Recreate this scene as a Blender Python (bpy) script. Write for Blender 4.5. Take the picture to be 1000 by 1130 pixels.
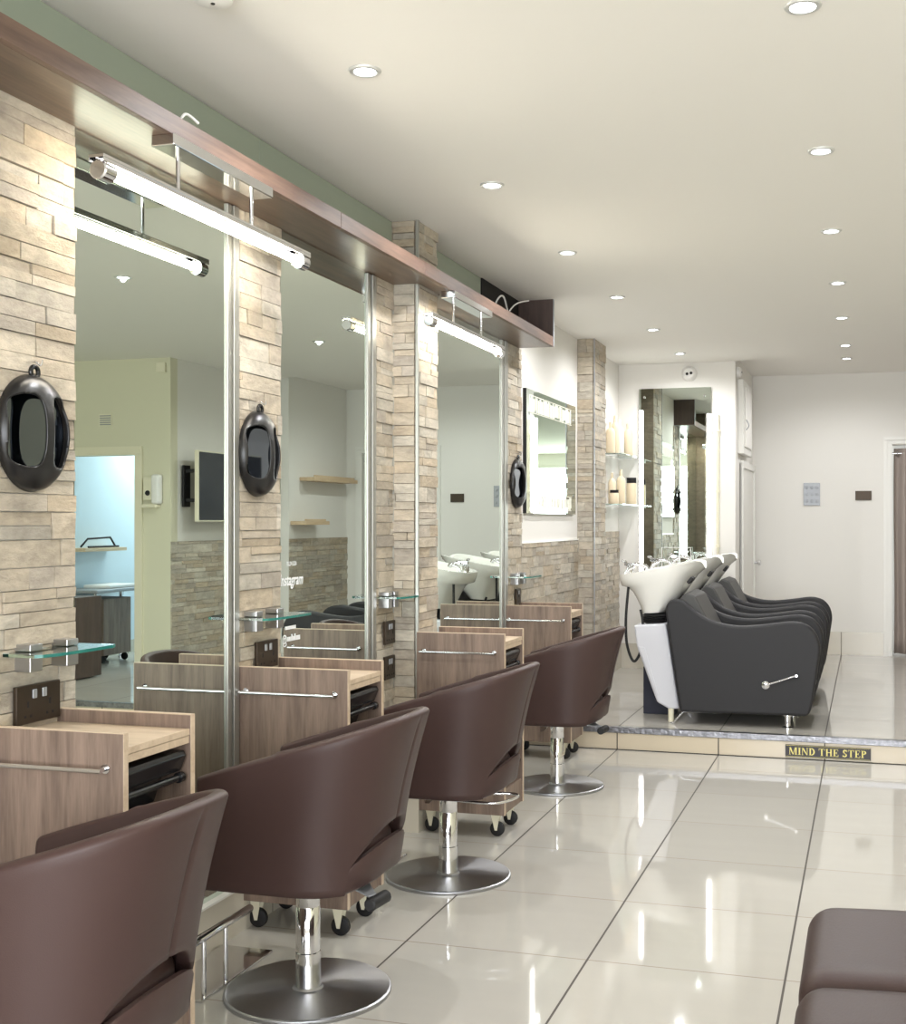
import bpy, bmesh, math, random
from mathutils import Vector, Matrix, noise
S = bpy.context.scene
for o in list(bpy.data.objects): bpy.data.objects.remove(o, do_unlink=True)
COL = S.collection
PI = math.pi

# ------------------------------------------------------------------ camera, world, big lights, exposure
cd = bpy.data.cameras.new('camera'); cam = bpy.data.objects.new('camera', cd); COL.objects.link(cam); S.camera = cam
cam.location = (2.02, 0.0, 1.3562); cam.rotation_euler = (PI/2, 0, 0.2819)
cd.sensor_fit = 'HORIZONTAL'; cd.sensor_width = 36.0; cd.lens = 36.0*1.32654
cd.shift_x = -0.07357; cd.shift_y = 0.01112; cd.clip_start = 0.02

w = bpy.data.worlds.new('world'); S.world = w; w.use_nodes = True
bg = w.node_tree.nodes['Background']; bg.inputs[0].default_value = (0.86, 0.93, 1.0, 1); bg.inputs[1].default_value = 3.0
S.view_settings.view_transform = 'Standard'; S.view_settings.look = 'None'
S.view_settings.exposure = 0.0; S.view_settings.gamma = 1.0; S.view_settings.use_curve_mapping = False

SPOT_W = 35.0        # each ceiling downlight
TUBE_E = 62.0        # fluorescent tubes
LED_E = 9.0         # light strips of the mirrors
FRONT_Y = -2.6       # shop front
CEIL = 2.68; RAISE = 0.131; STEP_Y = 7.05; WALL_Y = 9.98; BACK_Y = 11.5; RIGHT_X = 5.0; NICHE_X = 0.975; CEIL2 = 2.73
SIDE_X = 3.38; SIDE_Y = 8.5

def area(name, loc, rot, sx, sy, watts, col=(1, 1, 1)):
    l = bpy.data.lights.new(name, 'AREA'); l.shape = 'RECTANGLE'; l.size = sx; l.size_y = sy; l.energy = watts; l.color = col
    o = bpy.data.objects.new(name, l); COL.objects.link(o); o.location = loc; o.rotation_euler = rot
    return o
# daylight entering through the glazed shop front behind the camera
area('shop_front_daylight', (2.5, FRONT_Y+0.06, 1.35), (PI/2, 0, 0), 4.2, 2.1, 290, (0.93, 0.96, 1.0))
# unseen area light added to brighten the side room beyond the doorway
area('side_room_fill', (4.3, 10.3, 2.5), (0, 0, 0), 0.6, 1.2, 56, (0.90, 0.96, 1.0))

# ------------------------------------------------------------------ materials
def lin(c):
    return tuple((v/12.92 if v <= 0.04045 else ((v+0.055)/1.055)**2.4) for v in [x/255.0 for x in c])
def base(name):
    m = bpy.data.materials.new(name); m.use_nodes = True
    nt = m.node_tree; return m, nt, nt.nodes['Principled BSDF']
def N(nt, t, **kw):
    n = nt.nodes.new(t)
    for k, v in kw.items(): setattr(n, k, v)
    return n
def mat(name, rgb, rough=0.5, metal=0.0, spec=0.5, bump=0.0, bscale=60.0, var=0.0, vscale=8.0, coat=0.0, trans=0.0, ior=1.45, stretch=(1, 1, 1), emit=0.0, aniso=0.0):
    m, nt, b = base(name); L = nt.links.new
    c = lin(rgb) + (1,)
    b.inputs['Base Color'].default_value = c; b.inputs['Roughness'].default_value = rough; b.inputs['Metallic'].default_value = metal
    b.inputs['Specular IOR Level'].default_value = spec; b.inputs['Coat Weight'].default_value = coat; b.inputs['Transmission Weight'].default_value = trans
    b.inputs['IOR'].default_value = ior; b.inputs['Anisotropic'].default_value = aniso
    tc = N(nt, 'ShaderNodeTexCoord'); mp = N(nt, 'ShaderNodeMapping'); mp.inputs['Scale'].default_value = stretch
    L(tc.outputs['Object'], mp.inputs['Vector'])
    ns = N(nt, 'ShaderNodeTexNoise'); ns.inputs['Scale'].default_value = vscale; ns.inputs['Detail'].default_value = 4
    L(mp.outputs[0], ns.inputs['Vector'])
    rp = N(nt, 'ShaderNodeMapRange'); rp.inputs[1].default_value = 0.25; rp.inputs[2].default_value = 0.75
    rp.inputs[3].default_value = 1-var; rp.inputs[4].default_value = 1+var
    L(ns.outputs['Fac'], rp.inputs[0])
    mx = N(nt, 'ShaderNodeVectorMath', operation='SCALE'); mx.inputs[0].default_value = c[:3]
    L(rp.outputs[0], mx.inputs['Scale']); L(mx.outputs[0], b.inputs['Base Color'])
    if bump:
        nb = N(nt, 'ShaderNodeTexNoise'); nb.inputs['Scale'].default_value = bscale; nb.inputs['Detail'].default_value = 3
        L(mp.outputs[0], nb.inputs['Vector'])
        bp = N(nt, 'ShaderNodeBump'); bp.inputs['Strength'].default_value = bump; bp.inputs['Distance'].default_value = 0.003
        L(nb.outputs['Fac'], bp.inputs['Height']); L(bp.outputs[0], b.inputs['Normal'])
    if emit:
        b.inputs['Emission Color'].default_value = c; b.inputs['Emission Strength'].default_value = emit
    return m
def glow(name, rgb, strength):
    m, nt, b = base(name); b.inputs['Base Color'].default_value = (0.8, 0.8, 0.8, 1)
    b.inputs['Emission Color'].default_value = tuple(rgb)+(1,); b.inputs['Emission Strength'].default_value = strength
    return m
def wood(name, dark, light, axis='Z', scale=1.0, rough=0.45, contrast=0.9, bump=0.12):
    m, nt, b = base(name); L = nt.links.new
    tc = N(nt, 'ShaderNodeTexCoord'); mp = N(nt, 'ShaderNodeMapping')
    s = {'Z': (14, 14, 1.1), 'Y': (14, 1.1, 14), 'X': (1.1, 14, 14)}[axis]
    mp.inputs['Scale'].default_value = tuple(q*scale for q in s); L(tc.outputs['Object'], mp.inputs['Vector'])
    n1 = N(nt, 'ShaderNodeTexNoise'); n1.inputs['Scale'].default_value = 1.6; n1.inputs['Detail'].default_value = 8; n1.inputs['Roughness'].default_value = 0.62; n1.inputs['Distortion'].default_value = 0.6
    n2 = N(nt, 'ShaderNodeTexNoise'); n2.inputs['Scale'].default_value = 9; n2.inputs['Detail'].default_value = 5
    L(mp.outputs[0], n1.inputs['Vector']); L(mp.outputs[0], n2.inputs['Vector'])
    ad = N(nt, 'ShaderNodeMath', operation='MULTIPLY_ADD'); ad.inputs[1].default_value = 0.35
    L(n2.outputs['Fac'], ad.inputs[0]); L(n1.outputs['Fac'], ad.inputs[2])
    cr = N(nt, 'ShaderNodeValToRGB'); e = cr.color_ramp.elements
    e[0].position = 0.5-0.18*contrast; e[0].color = lin(dark)+(1,); e[1].position = 0.72+0.15*contrast; e[1].color = lin(light)+(1,)
    L(ad.outputs[0], cr.inputs[0]); L(cr.outputs[0], b.inputs['Base Color'])
    b.inputs['Roughness'].default_value = rough
    bp = N(nt, 'ShaderNodeBump'); bp.inputs['Strength'].default_value = bump; bp.inputs['Distance'].default_value = 0.001
    L(n2.outputs['Fac'], bp.inputs['Height']); L(bp.outputs[0], b.inputs['Normal'])
    return m
def stone_mat():
    m, nt, b = base('split_stone'); L = nt.links.new
    at = N(nt, 'ShaderNodeVertexColor', layer_name='stone')
    tc = N(nt, 'ShaderNodeTexCoord'); mp = N(nt, 'ShaderNodeMapping'); mp.inputs['Scale'].default_value = (1, 1, 2.2)
    L(tc.outputs['Object'], mp.inputs['Vector'])
    n = N(nt, 'ShaderNodeTexNoise'); n.inputs['Scale'].default_value = 28; n.inputs['Detail'].default_value = 8; n.inputs['Roughness'].default_value = 0.65
    n2 = N(nt, 'ShaderNodeTexNoise'); n2.inputs['Scale'].default_value = 6; n2.inputs['Detail'].default_value = 3; n2.inputs['Distortion'].default_value = 1.0
    L(mp.outputs[0], n.inputs['Vector']); L(mp.outputs[0], n2.inputs['Vector'])
    a = N(nt, 'ShaderNodeMath', operation='ADD'); L(n.outputs['Fac'], a.inputs[0]); L(n2.outputs['Fac'], a.inputs[1])
    rp = N(nt, 'ShaderNodeMapRange'); rp.inputs[1].default_value = 0.6; rp.inputs[2].default_value = 1.4; rp.inputs[3].default_value = 0.66; rp.inputs[4].default_value = 1.28
    L(a.outputs[0], rp.inputs[0])
    v = N(nt, 'ShaderNodeVectorMath', operation='SCALE'); L(at.outputs['Color'], v.inputs[0]); L(rp.outputs[0], v.inputs['Scale'])
    L(v.outputs[0], b.inputs['Base Color']); b.inputs['Roughness'].default_value = 0.62; b.inputs['Specular IOR Level'].default_value = 0.3
    bp = N(nt, 'ShaderNodeBump'); bp.inputs['Strength'].default_value = 0.7; bp.inputs['Distance'].default_value = 0.007
    L(n.outputs['Fac'], bp.inputs['Height']); L(bp.outputs[0], b.inputs['Normal'])
    return m
def tile_mat(name, rgb, ox, oy, px, py, wx=0.0034, wy=0.0028, rough=0.045, axes=(0, 1), dark=(70, 64, 58), mid=(138, 128, 116)):
    m, nt, b = base(name); L = nt.links.new
    tc = N(nt, 'ShaderNodeTexCoord'); sp = N(nt, 'ShaderNodeSeparateXYZ'); L(tc.outputs['Object'], sp.inputs[0])
    def mask(out, off, per, wid):
        s = N(nt, 'ShaderNodeMath', operation='SUBTRACT'); L(out, s.inputs[0]); s.inputs[1].default_value = off
        d = N(nt, 'ShaderNodeMath', operation='DIVIDE'); L(s.outputs[0], d.inputs[0]); d.inputs[1].default_value = per
        f = N(nt, 'ShaderNodeMath', operation='FRACT'); L(d.outputs[0], f.inputs[0])
        q = N(nt, 'ShaderNodeMath', operation='SUBTRACT'); L(f.outputs[0], q.inputs[0]); q.inputs[1].default_value = 0.5
        a = N(nt, 'ShaderNodeMath', operation='ABSOLUTE'); L(q.outputs[0], a.inputs[0])
        g = N(nt, 'ShaderNodeMath', operation='GREATER_THAN'); L(a.outputs[0], g.inputs[0]); g.inputs[1].default_value = 0.5-wid/per
        fl = N(nt, 'ShaderNodeMath', operation='FLOOR'); L(d.outputs[0], fl.inputs[0])
        return g.outputs[0], fl.outputs[0]
    mx, ix = mask(sp.outputs[axes[0]], ox, px, wx); my, iy = mask(sp.outputs[axes[1]], oy, py, wy)
    cb = N(nt, 'ShaderNodeCombineXYZ'); L(ix, cb.inputs[0]); L(iy, cb.inputs[1])
    wn = N(nt, 'ShaderNodeTexWhiteNoise'); L(cb.outputs[0], wn.inputs['Vector'])
    mp = N(nt, 'ShaderNodeMapping'); mp.inputs['Scale'].default_value = (1.2, 5, 5); L(tc.outputs['Object'], mp.inputs['Vector'])
    ns = N(nt, 'ShaderNodeTexNoise'); ns.inputs['Scale'].default_value = 2.2; ns.inputs['Detail'].default_value = 5; L(mp.outputs[0], ns.inputs['Vector'])
    r1 = N(nt, 'ShaderNodeMapRange'); r1.inputs[3].default_value = 0.965; r1.inputs[4].default_value = 1.03; L(ns.outputs['Fac'], r1.inputs[0])
    r2 = N(nt, 'ShaderNodeMapRange'); r2.inputs[3].default_value = 0.975; r2.inputs[4].default_value = 1.02; L(wn.outputs['Value'], r2.inputs[0])
    mu = N(nt, 'ShaderNodeMath', operation='MULTIPLY'); L(r1.outputs[0], mu.inputs[0]); L(r2.outputs[0], mu.inputs[1])
    v = N(nt, 'ShaderNodeVectorMath', operation='SCALE'); v.inputs[0].default_value = lin(rgb); L(mu.outputs[0], v.inputs['Scale'])
    m1 = N(nt, 'ShaderNodeMix', data_type='RGBA'); L(my, m1.inputs['Factor']); L(v.outputs[0], m1.inputs['A']); m1.inputs['B'].default_value = lin(mid)+(1,)
    m2 = N(nt, 'ShaderNodeMix', data_type='RGBA'); L(mx, m2.inputs['Factor']); L(m1.outputs['Result'], m2.inputs['A']); m2.inputs['B'].default_value = lin(dark)+(1,)
    L(m2.outputs['Result'], b.inputs['Base Color'])
    ra = N(nt, 'ShaderNodeMath', operation='MAXIMUM'); L(mx, ra.inputs[0]); L(my, ra.inputs[1])
    rr = N(nt, 'ShaderNodeMapRange'); rr.inputs[3].default_value = rough; rr.inputs[4].default_value = 0.7; L(ra.outputs[0], rr.inputs[0])
    L(rr.outputs[0], b.inputs['Roughness'])
    return m
M = dict(
    casing=mat('charcoal_casing_plastic', (30, 29, 29), 0.3, spec=0.5),
    clampm=mat('satin_chrome', (190, 190, 192), 0.28, metal=1),
    plaster=mat('white_plaster', (229, 226, 220), 0.85, bump=0.05, bscale=90, spec=0.2),
    ceiling=mat('ceiling_paint', (240, 237, 231), 0.9, bump=0.04, bscale=60, spec=0.15),
    cream=mat('cream_wall_paint', (214, 210, 186), 0.85, spec=0.2),
    blue=mat('cool_white_wall_paint', (208, 222, 230), 0.85, spec=0.2),
    floor=tile_mat('polished_porcelain', (190, 186, 178), 0.585, 6.635, 0.6, 0.6),
    floor2=tile_mat('polished_porcelain_raised', (190, 186, 178), 0.585, 7.74, 0.6, 0.6),
    riser=tile_mat('cream_step_tile', (205, 192, 170), 0.585, 5.0, 0.6, 9.0, rough=0.15, axes=(0, 1)),
    skirt=tile_mat('cream_skirting_tile', (206, 199, 184), 0.585, 5.0, 0.6, 9.0, rough=0.2, axes=(0, 1), dark=(130, 122, 110)),
    skirt_y=tile_mat('cream_skirting_tile_side', (206, 199, 184), 0.18, 5.0, 0.6, 9.0, rough=0.2, axes=(1, 0), dark=(130, 122, 110)),
    stone=stone_mat(),
    leather=mat('brown_leather', (66, 49, 46), 0.44, spec=0.36, bump=0.10, bscale=420, var=0.05, vscale=3),
    leather2=mat('brown_bench_vinyl', (62, 47, 44), 0.46, spec=0.34, bump=0.14, bscale=300, stretch=(1, .3, 1)),
    black_vinyl=mat('charcoal_fabric', (41, 40, 42), 0.55, spec=0.4, bump=0.10, bscale=500),
    seat_vinyl=mat('grey_seat_vinyl', (72, 71, 70), 0.5, spec=0.4, bump=0.06, bscale=400),
    chrome=mat('chrome', (225, 225, 228), 0.08, metal=1),
    brushed=mat('brushed_steel', (172, 172, 174), 0.34, metal=1, var=0.03, vscale=30, aniso=0.85),
    alu=mat('aluminium', (176, 175, 168), 0.4, metal=0.85),
    nose=mat('chequer_aluminium', (138, 138, 142), 0.35, metal=1, bump=1.0, bscale=55, var=0.35, vscale=40, stretch=(1, 1, 1)),
    mirror=mat('mirror_silver', (216, 226, 218), 0.0, metal=1),
    glass=mat('clear_glass', (225, 245, 240), 0.0, trans=1.0, ior=1.45),
    glass_edge=mat('green_glass_edge', (60, 150, 140), 0.1, trans=0.5, ior=1.45),
    green_glass=mat('green_back_painted_glass', (158, 168, 152), 0.12, spec=0.5),
    walnut=wood('walnut_veneer', (60, 46, 38), (112, 90, 74), 'Y', 1.0, 0.3, bump=0.02),
    walnut_face=wood('walnut_fascia_veneer', (72, 54, 45), (120, 96, 82), 'Y', 1.0, 0.5),
    walnut_dark=wood('dark_walnut_veneer', (58, 44, 40), (84, 68, 62), 'Z', 1.0, 0.45),
    oak=wood('grey_oak_laminate', (78, 63, 55), (140, 120, 106), 'Z', 1.3, 0.5, 1.0),
    oak_top=wood('pale_oak_top', (176, 154, 130), (204, 184, 160), 'X', 1.0, 0.45, 0.7),
    plastic=mat('black_plastic', (20, 20, 22), 0.22, spec=0.6),
    rubber=mat('black_rubber', (28, 27, 28), 0.6),
    ceramic=mat('white_ceramic', (236, 234, 228), 0.12, coat=0.5),
    abs=mat('pale_grey_plastic', (206, 206, 212), 0.35),
    navy=mat('navy_box_paint', (36, 38, 54), 0.5),
    white=mat('white_plastic', (232, 230, 226), 0.4),
    cream_pl=mat('cream_plastic', (226, 220, 196), 0.4),
    bronze=mat('bronze_plate', (66, 56, 46), 0.4, metal=0.6),
    dark=mat('dark_void', (22, 20, 20), 0.7),
    sat=mat('satin_steel_plate', (158, 160, 164), 0.4, metal=0.3),
    bottle=mat('cream_bottle_plastic', (232, 214, 184), 0.35),
    bottle2=mat('white_bottle_plastic', (236, 232, 226), 0.3),
    curtain=mat('taupe_curtain_fabric', (158, 146, 138), 0.9, bump=0.2, bscale=400),
    decal=mat('white_vinyl_decal', (240, 240, 240), 0.5),
    sign=mat('dark_sign_face', (34, 26, 28), 0.3),
    signtext=mat('pale_yellow_lettering', (238, 224, 140), 0.4),
    frost=mat('frosted_mirror_band', (236, 234, 220), 0.5),
    screen=mat('dark_screen', (38, 42, 50), 0.15),
    towel=mat('white_towel', (236, 234, 232), 0.95, bump=0.4, bscale=200),
    shelfwood=wood('pale_wood_shelf', (186, 158, 124), (214, 190, 158), 'Y', 1.0, 0.5, 0.7),
    white_gloss=mat('white_gloss_paint', (232, 230, 224), 0.35),
    tube=glow('fluorescent_tube_light', (1.0, 0.92, 0.76), TUBE_E),
    led=glow('mirror_light_strip', (1.0, 0.97, 0.95), LED_E),
    bulb=glow('downlight_bulb', (0.92, 0.96, 1.0), 22.0),
    ring=mat('white_downlight_ring', (215, 215, 212), 0.35, metal=0.4),
    street=mat('pavement', (120, 118, 116), 0.9),
)

_nt = M['brushed'].node_tree; _tg = _nt.nodes.new('ShaderNodeTangent'); _tg.direction_type = 'RADIAL'; _tg.axis = 'Z'
_nt.links.new(_tg.outputs[0], _nt.nodes['Principled BSDF'].inputs['Tangent'])
# ------------------------------------------------------------------ mesh helpers
def box(bm, x0, x1, y0, y1, z0, z1):
    v = [bm.verts.new(p) for p in ((x0, y0, z0), (x1, y0, z0), (x1, y1, z0), (x0, y1, z0), (x0, y0, z1), (x1, y0, z1), (x1, y1, z1), (x0, y1, z1))]
    return [bm.faces.new([v[i] for i in f]) for f in ((0, 3, 2, 1), (4, 5, 6, 7), (0, 1, 5, 4), (1, 2, 6, 5), (2, 3, 7, 6), (3, 0, 4, 7))]
def frame_of(d):
    d = d.normalized(); up = Vector((0, 0, 1)) if abs(d.z) < 0.9 else Vector((1, 0, 0))
    a = d.cross(up).normalized(); return a, a.cross(d).normalized()
def smooth_pts(P, n=6):
    P = [Vector(p) for p in P]
    if len(P) < 3: return P
    out = []
    for i in range(len(P)-1):
        p0 = P[max(i-1, 0)]; p1 = P[i]; p2 = P[i+1]; p3 = P[min(i+2, len(P)-1)]
        for k in range(n):
            t = k/n
            out.append(0.5*((2*p1)+(p2-p0)*t+(2*p0-5*p1+4*p2-p3)*t*t+(3*p1-p0-3*p2+p3)*t**3))
    out.append(P[-1]); return out
def tube(bm, P, r, seg=12, cap=True):
    P = [Vector(p) for p in P]; rings = []
    rr = r if isinstance(r, (list, tuple)) else [r]*len(P)
    a = None
    for i, p in enumerate(P):
        d = (P[min(i+1, len(P)-1)]-P[max(i-1, 0)]).normalized()
        if a is None: a, b = frame_of(d)
        else:
            a = (a-d*a.dot(d)).normalized(); b = a.cross(d).normalized()
        rings.append([bm.verts.new(p+(a*math.cos(2*PI*k/seg)+b*math.sin(2*PI*k/seg))*rr[i]) for k in range(seg)])
    for i in range(len(rings)-1):
        for k in range(seg):
            bm.faces.new((rings[i][k], rings[i][(k+1) % seg], rings[i+1][(k+1) % seg], rings[i+1][k]))
    if cap:
        bm.faces.new(list(reversed(rings[0]))); bm.faces.new(rings[-1])
def lathe(bm, prof, c=(0, 0, 0), seg=48, axis='Z'):
    c = Vector(c); rings = []
    for r, h in prof:
        ring = []
        for k in range(seg):
            a = 2*PI*k/seg; x, y = r*math.cos(a), r*math.sin(a)
            p = {'Z': (x, y, h), 'X': (h, x, y), 'Y': (x, h, y)}[axis]
            ring.append(bm.verts.new(c+Vector(p)))
        rings.append(ring)
    for i in range(len(rings)-1):
        for k in range(seg): bm.faces.new((rings[i][k], rings[i][(k+1) % seg], rings[i+1][(k+1) % seg], rings[i+1][k]))
    bm.faces.new(list(reversed(rings[0]))); bm.faces.new(rings[-1])
def prism(bm, poly, lo, hi, plane='XZ'):
    def P(a, b, h): return {'XZ': (a, h, b), 'XY': (a, b, h), 'YZ': (h, a, b)}[plane]
    A = [bm.verts.new(P(a, b, lo)) for a, b in poly]; B = [bm.verts.new(P(a, b, hi)) for a, b in poly]
    n = len(poly); bm.faces.new(A); bm.faces.new(list(reversed(B)))
    for i in range(n): bm.faces.new((A[i], B[i], B[(i+1) % n], A[(i+1) % n]))
def loft(bm, loops, cap0=True, cap1=True):
    R = [[bm.verts.new(p) for p in l] for l in loops]; n = len(R[0])
    for i in range(len(R)-1):
        for k in range(n): bm.faces.new((R[i][k], R[i][(k+1) % n], R[i+1][(k+1) % n], R[i+1][k]))
    if cap0: bm.faces.new(list(reversed(R[0])))
    if cap1: bm.faces.new(R[-1])
def obj(name, bm, material, parent=None, bevel=0.0, smooth=False, segs=2, loc=None, ang=40):
    bmesh.ops.recalc_face_normals(bm, faces=bm.faces[:])
    me = bpy.data.meshes.new(name); bm.to_mesh(me); bm.free()
    if smooth:
        for p in me.polygons: p.use_smooth = True
        try: me.set_sharp_from_angle(angle=math.radians(ang))
        except Exception: pass
    me.materials.append(material)
    o = bpy.data.objects.new(name, me); COL.objects.link(o)
    if parent: o.parent = parent
    if loc: o.location = loc
    if bevel:
        b = o.modifiers.new('bevel', 'BEVEL'); b.width = bevel; b.segments = segs; b.limit_method = 'ANGLE'; b.angle_limit = math.radians(35); b.harden_normals = False
    return o
def tag(o, label=None, cat=None, group=None, kind=None):
    if label: o['label'] = label
    if cat: o['category'] = cat
    if group: o['group'] = group
    if kind: o['kind'] = kind
    return o
def thing(name, label, cat, loc=(0, 0, 0), rz=0.0, group=None):
    o = bpy.data.objects.new(name, None); COL.objects.link(o); o.location = loc; o.rotation_euler = (0, 0, rz); o.empty_display_size = 0.1
    return tag(o, label, cat, group)
def struct(name, bm, m, parent=None, bevel=0.0):
    o = obj(name, bm, m, parent, bevel)
    if not parent: o['kind'] = 'structure'
    return o
def B(*boxes):
    bm = bmesh.new()
    for b in boxes: box(bm, *b)
    return bm
def dup(root, loc, label, rz=None):
    r = root.copy(); COL.objects.link(r); r.location = loc; r['label'] = label
    if rz is not None: r.rotation_euler = (0, 0, rz)
    for ch in list(root.children):
        c = ch.copy(); COL.objects.link(c); c.parent = r
        for g in list(ch.children):
            d = g.copy(); COL.objects.link(d); d.parent = c
    return r

# ------------------------------------------------------------------ stone cladding (one mesh per face of wall)
PAL = [(196, 185, 167), (190, 178, 159), (184, 172, 154), (193, 180, 160), (180, 170, 156), (201, 192, 176), (186, 171, 149), (180, 172, 158), (191, 183, 168), (188, 177, 161)]
def stone_face(bm, O, U, n, wdt, z0, z1, rnd, lay):
    O = Vector(O); U = Vector(U); n = Vector(n); z = z0
    while z < z1-1e-4:
        h = min(rnd.choice((0.036, 0.045, 0.055, 0.07, 0.05)), z1-z)
        if z1-z-h < 0.02: h = z1-z
        u = -rnd.random()*0.15
        while u < wdt-1e-4:
            l = rnd.choice((0.1, 0.15, 0.2, 0.3, 0.26)); a = max(u, 0); b = min(u+l, wdt)
            if wdt-b < 0.025: b = wdt; l = wdt-u+0.001
            u += l
            if b-a < 0.004: continue
            subs = [(z, z+h)]
            if h > 0.05 and rnd.random() < 0.35: subs = [(z, z+h*0.5), (z+h*0.5, z+h)]
            for za, zb in subs:
                dp = rnd.uniform(0.005, 0.014); g = 0.0009
                c = [O+U*(a+g)+Vector((0, 0, za+g)), O+U*(b-g)+Vector((0, 0, za+g)), O+U*(b-g)+Vector((0, 0, zb-g)), O+U*(a+g)+Vector((0, 0, zb-g))]
                lo = [bm.verts.new(p) for p in c]
                hi = [bm.verts.new(p+n*(dp+rnd.uniform(-0.0018, 0.0018))+(sum(c, Vector())/4-p)*0.012) for p in c]
                col = lin(rnd.choice(PAL)); k = rnd.uniform(0.78, 0.94)
                fs = [bm.faces.new(hi)]+[bm.faces.new((lo[i], lo[(i+1) % 4], hi[(i+1) % 4], hi[i])) for i in range(4)]
                for f in fs:
                    for lp in f.loops: lp[lay] = (col[0]*k, col[1]*k, col[2]*k, 1)
        z += h
def clad(name, faces, seed, core=None, parent=None):
    bm = bmesh.new(); lay = bm.loops.layers.float_color.new('stone'); rnd = random.Random(seed)
    for f in faces: stone_face(bm, *f, rnd, lay)
    if core:
        for f in box(bm, *core):
            for lp in f.loops: lp[lay] = lin((120, 108, 94))+(1,)
    me = bpy.data.meshes.new(name); bm.normal_update(); bm.to_mesh(me); bm.free(); me.materials.append(M['stone'])
    o = bpy.data.objects.new(name, me); COL.objects.link(o); o['kind'] = 'structure'
    return o

# ------------------------------------------------------------------ room shell
struct('floor', B((-0.1, RIGHT_X+0.1, FRONT_Y-0.1, STEP_Y, -0.1, 0.0)), M['floor'])
struct('floor_raised', B((-0.1, 5.2, STEP_Y+0.004, 12.2, -0.1, RAISE)), M['floor2'])
struct('trim_1', B((0.0, RIGHT_X, STEP_Y-0.006, STEP_Y+0.004, 0.004, 0.1)), M['riser'])
bm = B((0.0, RIGHT_X, STEP_Y-0.014, STEP_Y+0.03, 0.1, RAISE+0.004))
nose = struct('trim_2', bm, M['nose'], bevel=0.003)
struct('trim_3', B((0.0, RIGHT_X, STEP_Y-0.012, STEP_Y-0.004, 0.0, 0.004)), M['dark'])
struct('ceiling', B((-0.1, RIGHT_X+0.1, FRONT_Y-0.1, WALL_Y, CEIL, CEIL+0.15)), M['ceiling'])
struct('ceiling_recess', B((NICHE_X-0.3, 5.2, WALL_Y, 12.2, CEIL2, CEIL2+0.1)), M['ceiling'])
struct('wall_left', B((-0.12, 0.0, FRONT_Y-0.1, WALL_Y+0.12, 0, CEIL)), M['plaster'])
struct('wall_rear_left', B((0.0, NICHE_X, WALL_Y, WALL_Y+0.12, RAISE, CEIL)), M['plaster'])
struct('wall_recess', B((NICHE_X-0.12, NICHE_X, WALL_Y+0.12, BACK_Y, RAISE, CEIL2)), M['plaster'])
# rear wall with its doorway
DX0, DX1, DZ = 2.235, 3.02, 2.06
struct('wall_back', B((NICHE_X-0.12, DX0, BACK_Y, BACK_Y+0.12, RAISE, CEIL2), (DX1, SIDE_X, BACK_Y, BACK_Y+0.12, RAISE, CEIL2), (DX0, DX1, BACK_Y, BACK_Y+0.12, DZ, CEIL2)), M['plaster'])
struct('door_1', B((DX0-0.075, DX0-0.045, BACK_Y-0.028, BACK_Y, RAISE, DZ+0.044), (DX0-0.045, DX0-0.012, BACK_Y-0.018, BACK_Y, RAISE, DZ+0.009), (DX0-0.012, DX0, BACK_Y-0.012, BACK_Y, RAISE, DZ+0.009),
                      (DX1, DX1+0.07, BACK_Y-0.02, BACK_Y, RAISE, DZ+0.044), (DX0-0.075, DX1+0.07, BACK_Y-0.028, BACK_Y, DZ+0.045, DZ+0.075), (DX0-0.044, DX1, BACK_Y-0.018, BACK_Y, DZ+0.01, DZ+0.044)), M['white_gloss'])
struct('wall_behind_curtain', B((DX0-0.2, DX1+0.3, BACK_Y+0.5, BACK_Y+0.55, RAISE, CEIL2)), M['plaster'])
struct('baseboard_back', B((NICHE_X, DX0-0.076, BACK_Y-0.012, BACK_Y, RAISE, RAISE+0.21)), M['skirt'])
struct('baseboard_rear_left', B((0.0, NICHE_X, WALL_Y-0.012, WALL_Y, RAISE, RAISE+0.205)), M['skirt'])
struct('baseboard_left', B((0.014, 0.026, 8.9, WALL_Y-0.012, RAISE, RAISE+0.2)), M['skirt_y'])
# right side, seen only in the mirrors
struct('wall_right', B((RIGHT_X, RIGHT_X+0.1, FRONT_Y-0.1, SIDE_Y, 0, CEIL)), M['cream'])
EX0, EX1, EZ = 3.7, 4.45, 1.9
struct('wall_side', B((SIDE_X, EX0, SIDE_Y, SIDE_Y+0.1, RAISE, CEIL), (EX1, RIGHT_X, SIDE_Y, SIDE_Y+0.1, RAISE, CEIL), (EX0, EX1, SIDE_Y, SIDE_Y+0.1, EZ, CEIL)), M['cream'])
struct('door_2', B((EX0-0.07, EX0, SIDE_Y-0.02, SIDE_Y, RAISE, EZ-0.001), (EX1, EX1+0.07, SIDE_Y-0.02, SIDE_Y, RAISE, EZ-0.001), (EX0-0.07, EX1+0.07, SIDE_Y-0.02, SIDE_Y, EZ, EZ+0.07), (EX0-0.05, EX1+0.05, SIDE_Y-0.03, SIDE_Y-0.02, EZ+0.015, EZ+0.055)), M['cream_pl'])
struct('wall_side_recess', B((SIDE_X, SIDE_X+0.1, SIDE_Y+0.1, 10.2, RAISE, CEIL2+0.02), (3.2, SIDE_X+0.1, 10.2, BACK_Y+0.1, RAISE, CEIL2+0.02)), M['plaster'])
struct('wall_room_far', B((4.65, 4.75, SIDE_Y+0.1, 12.1, RAISE, CEIL2)), M['blue'])
struct('wall_room_end', B((SIDE_X+0.1, 4.65, 12.0, 12.1, RAISE, CEIL2)), M['blue'])
struct('wall_room_near', B((SIDE_X+0.1, SIDE_X+0.11, SIDE_Y+0.1, 12.0, RAISE, CEIL2)), M['blue'])
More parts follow.
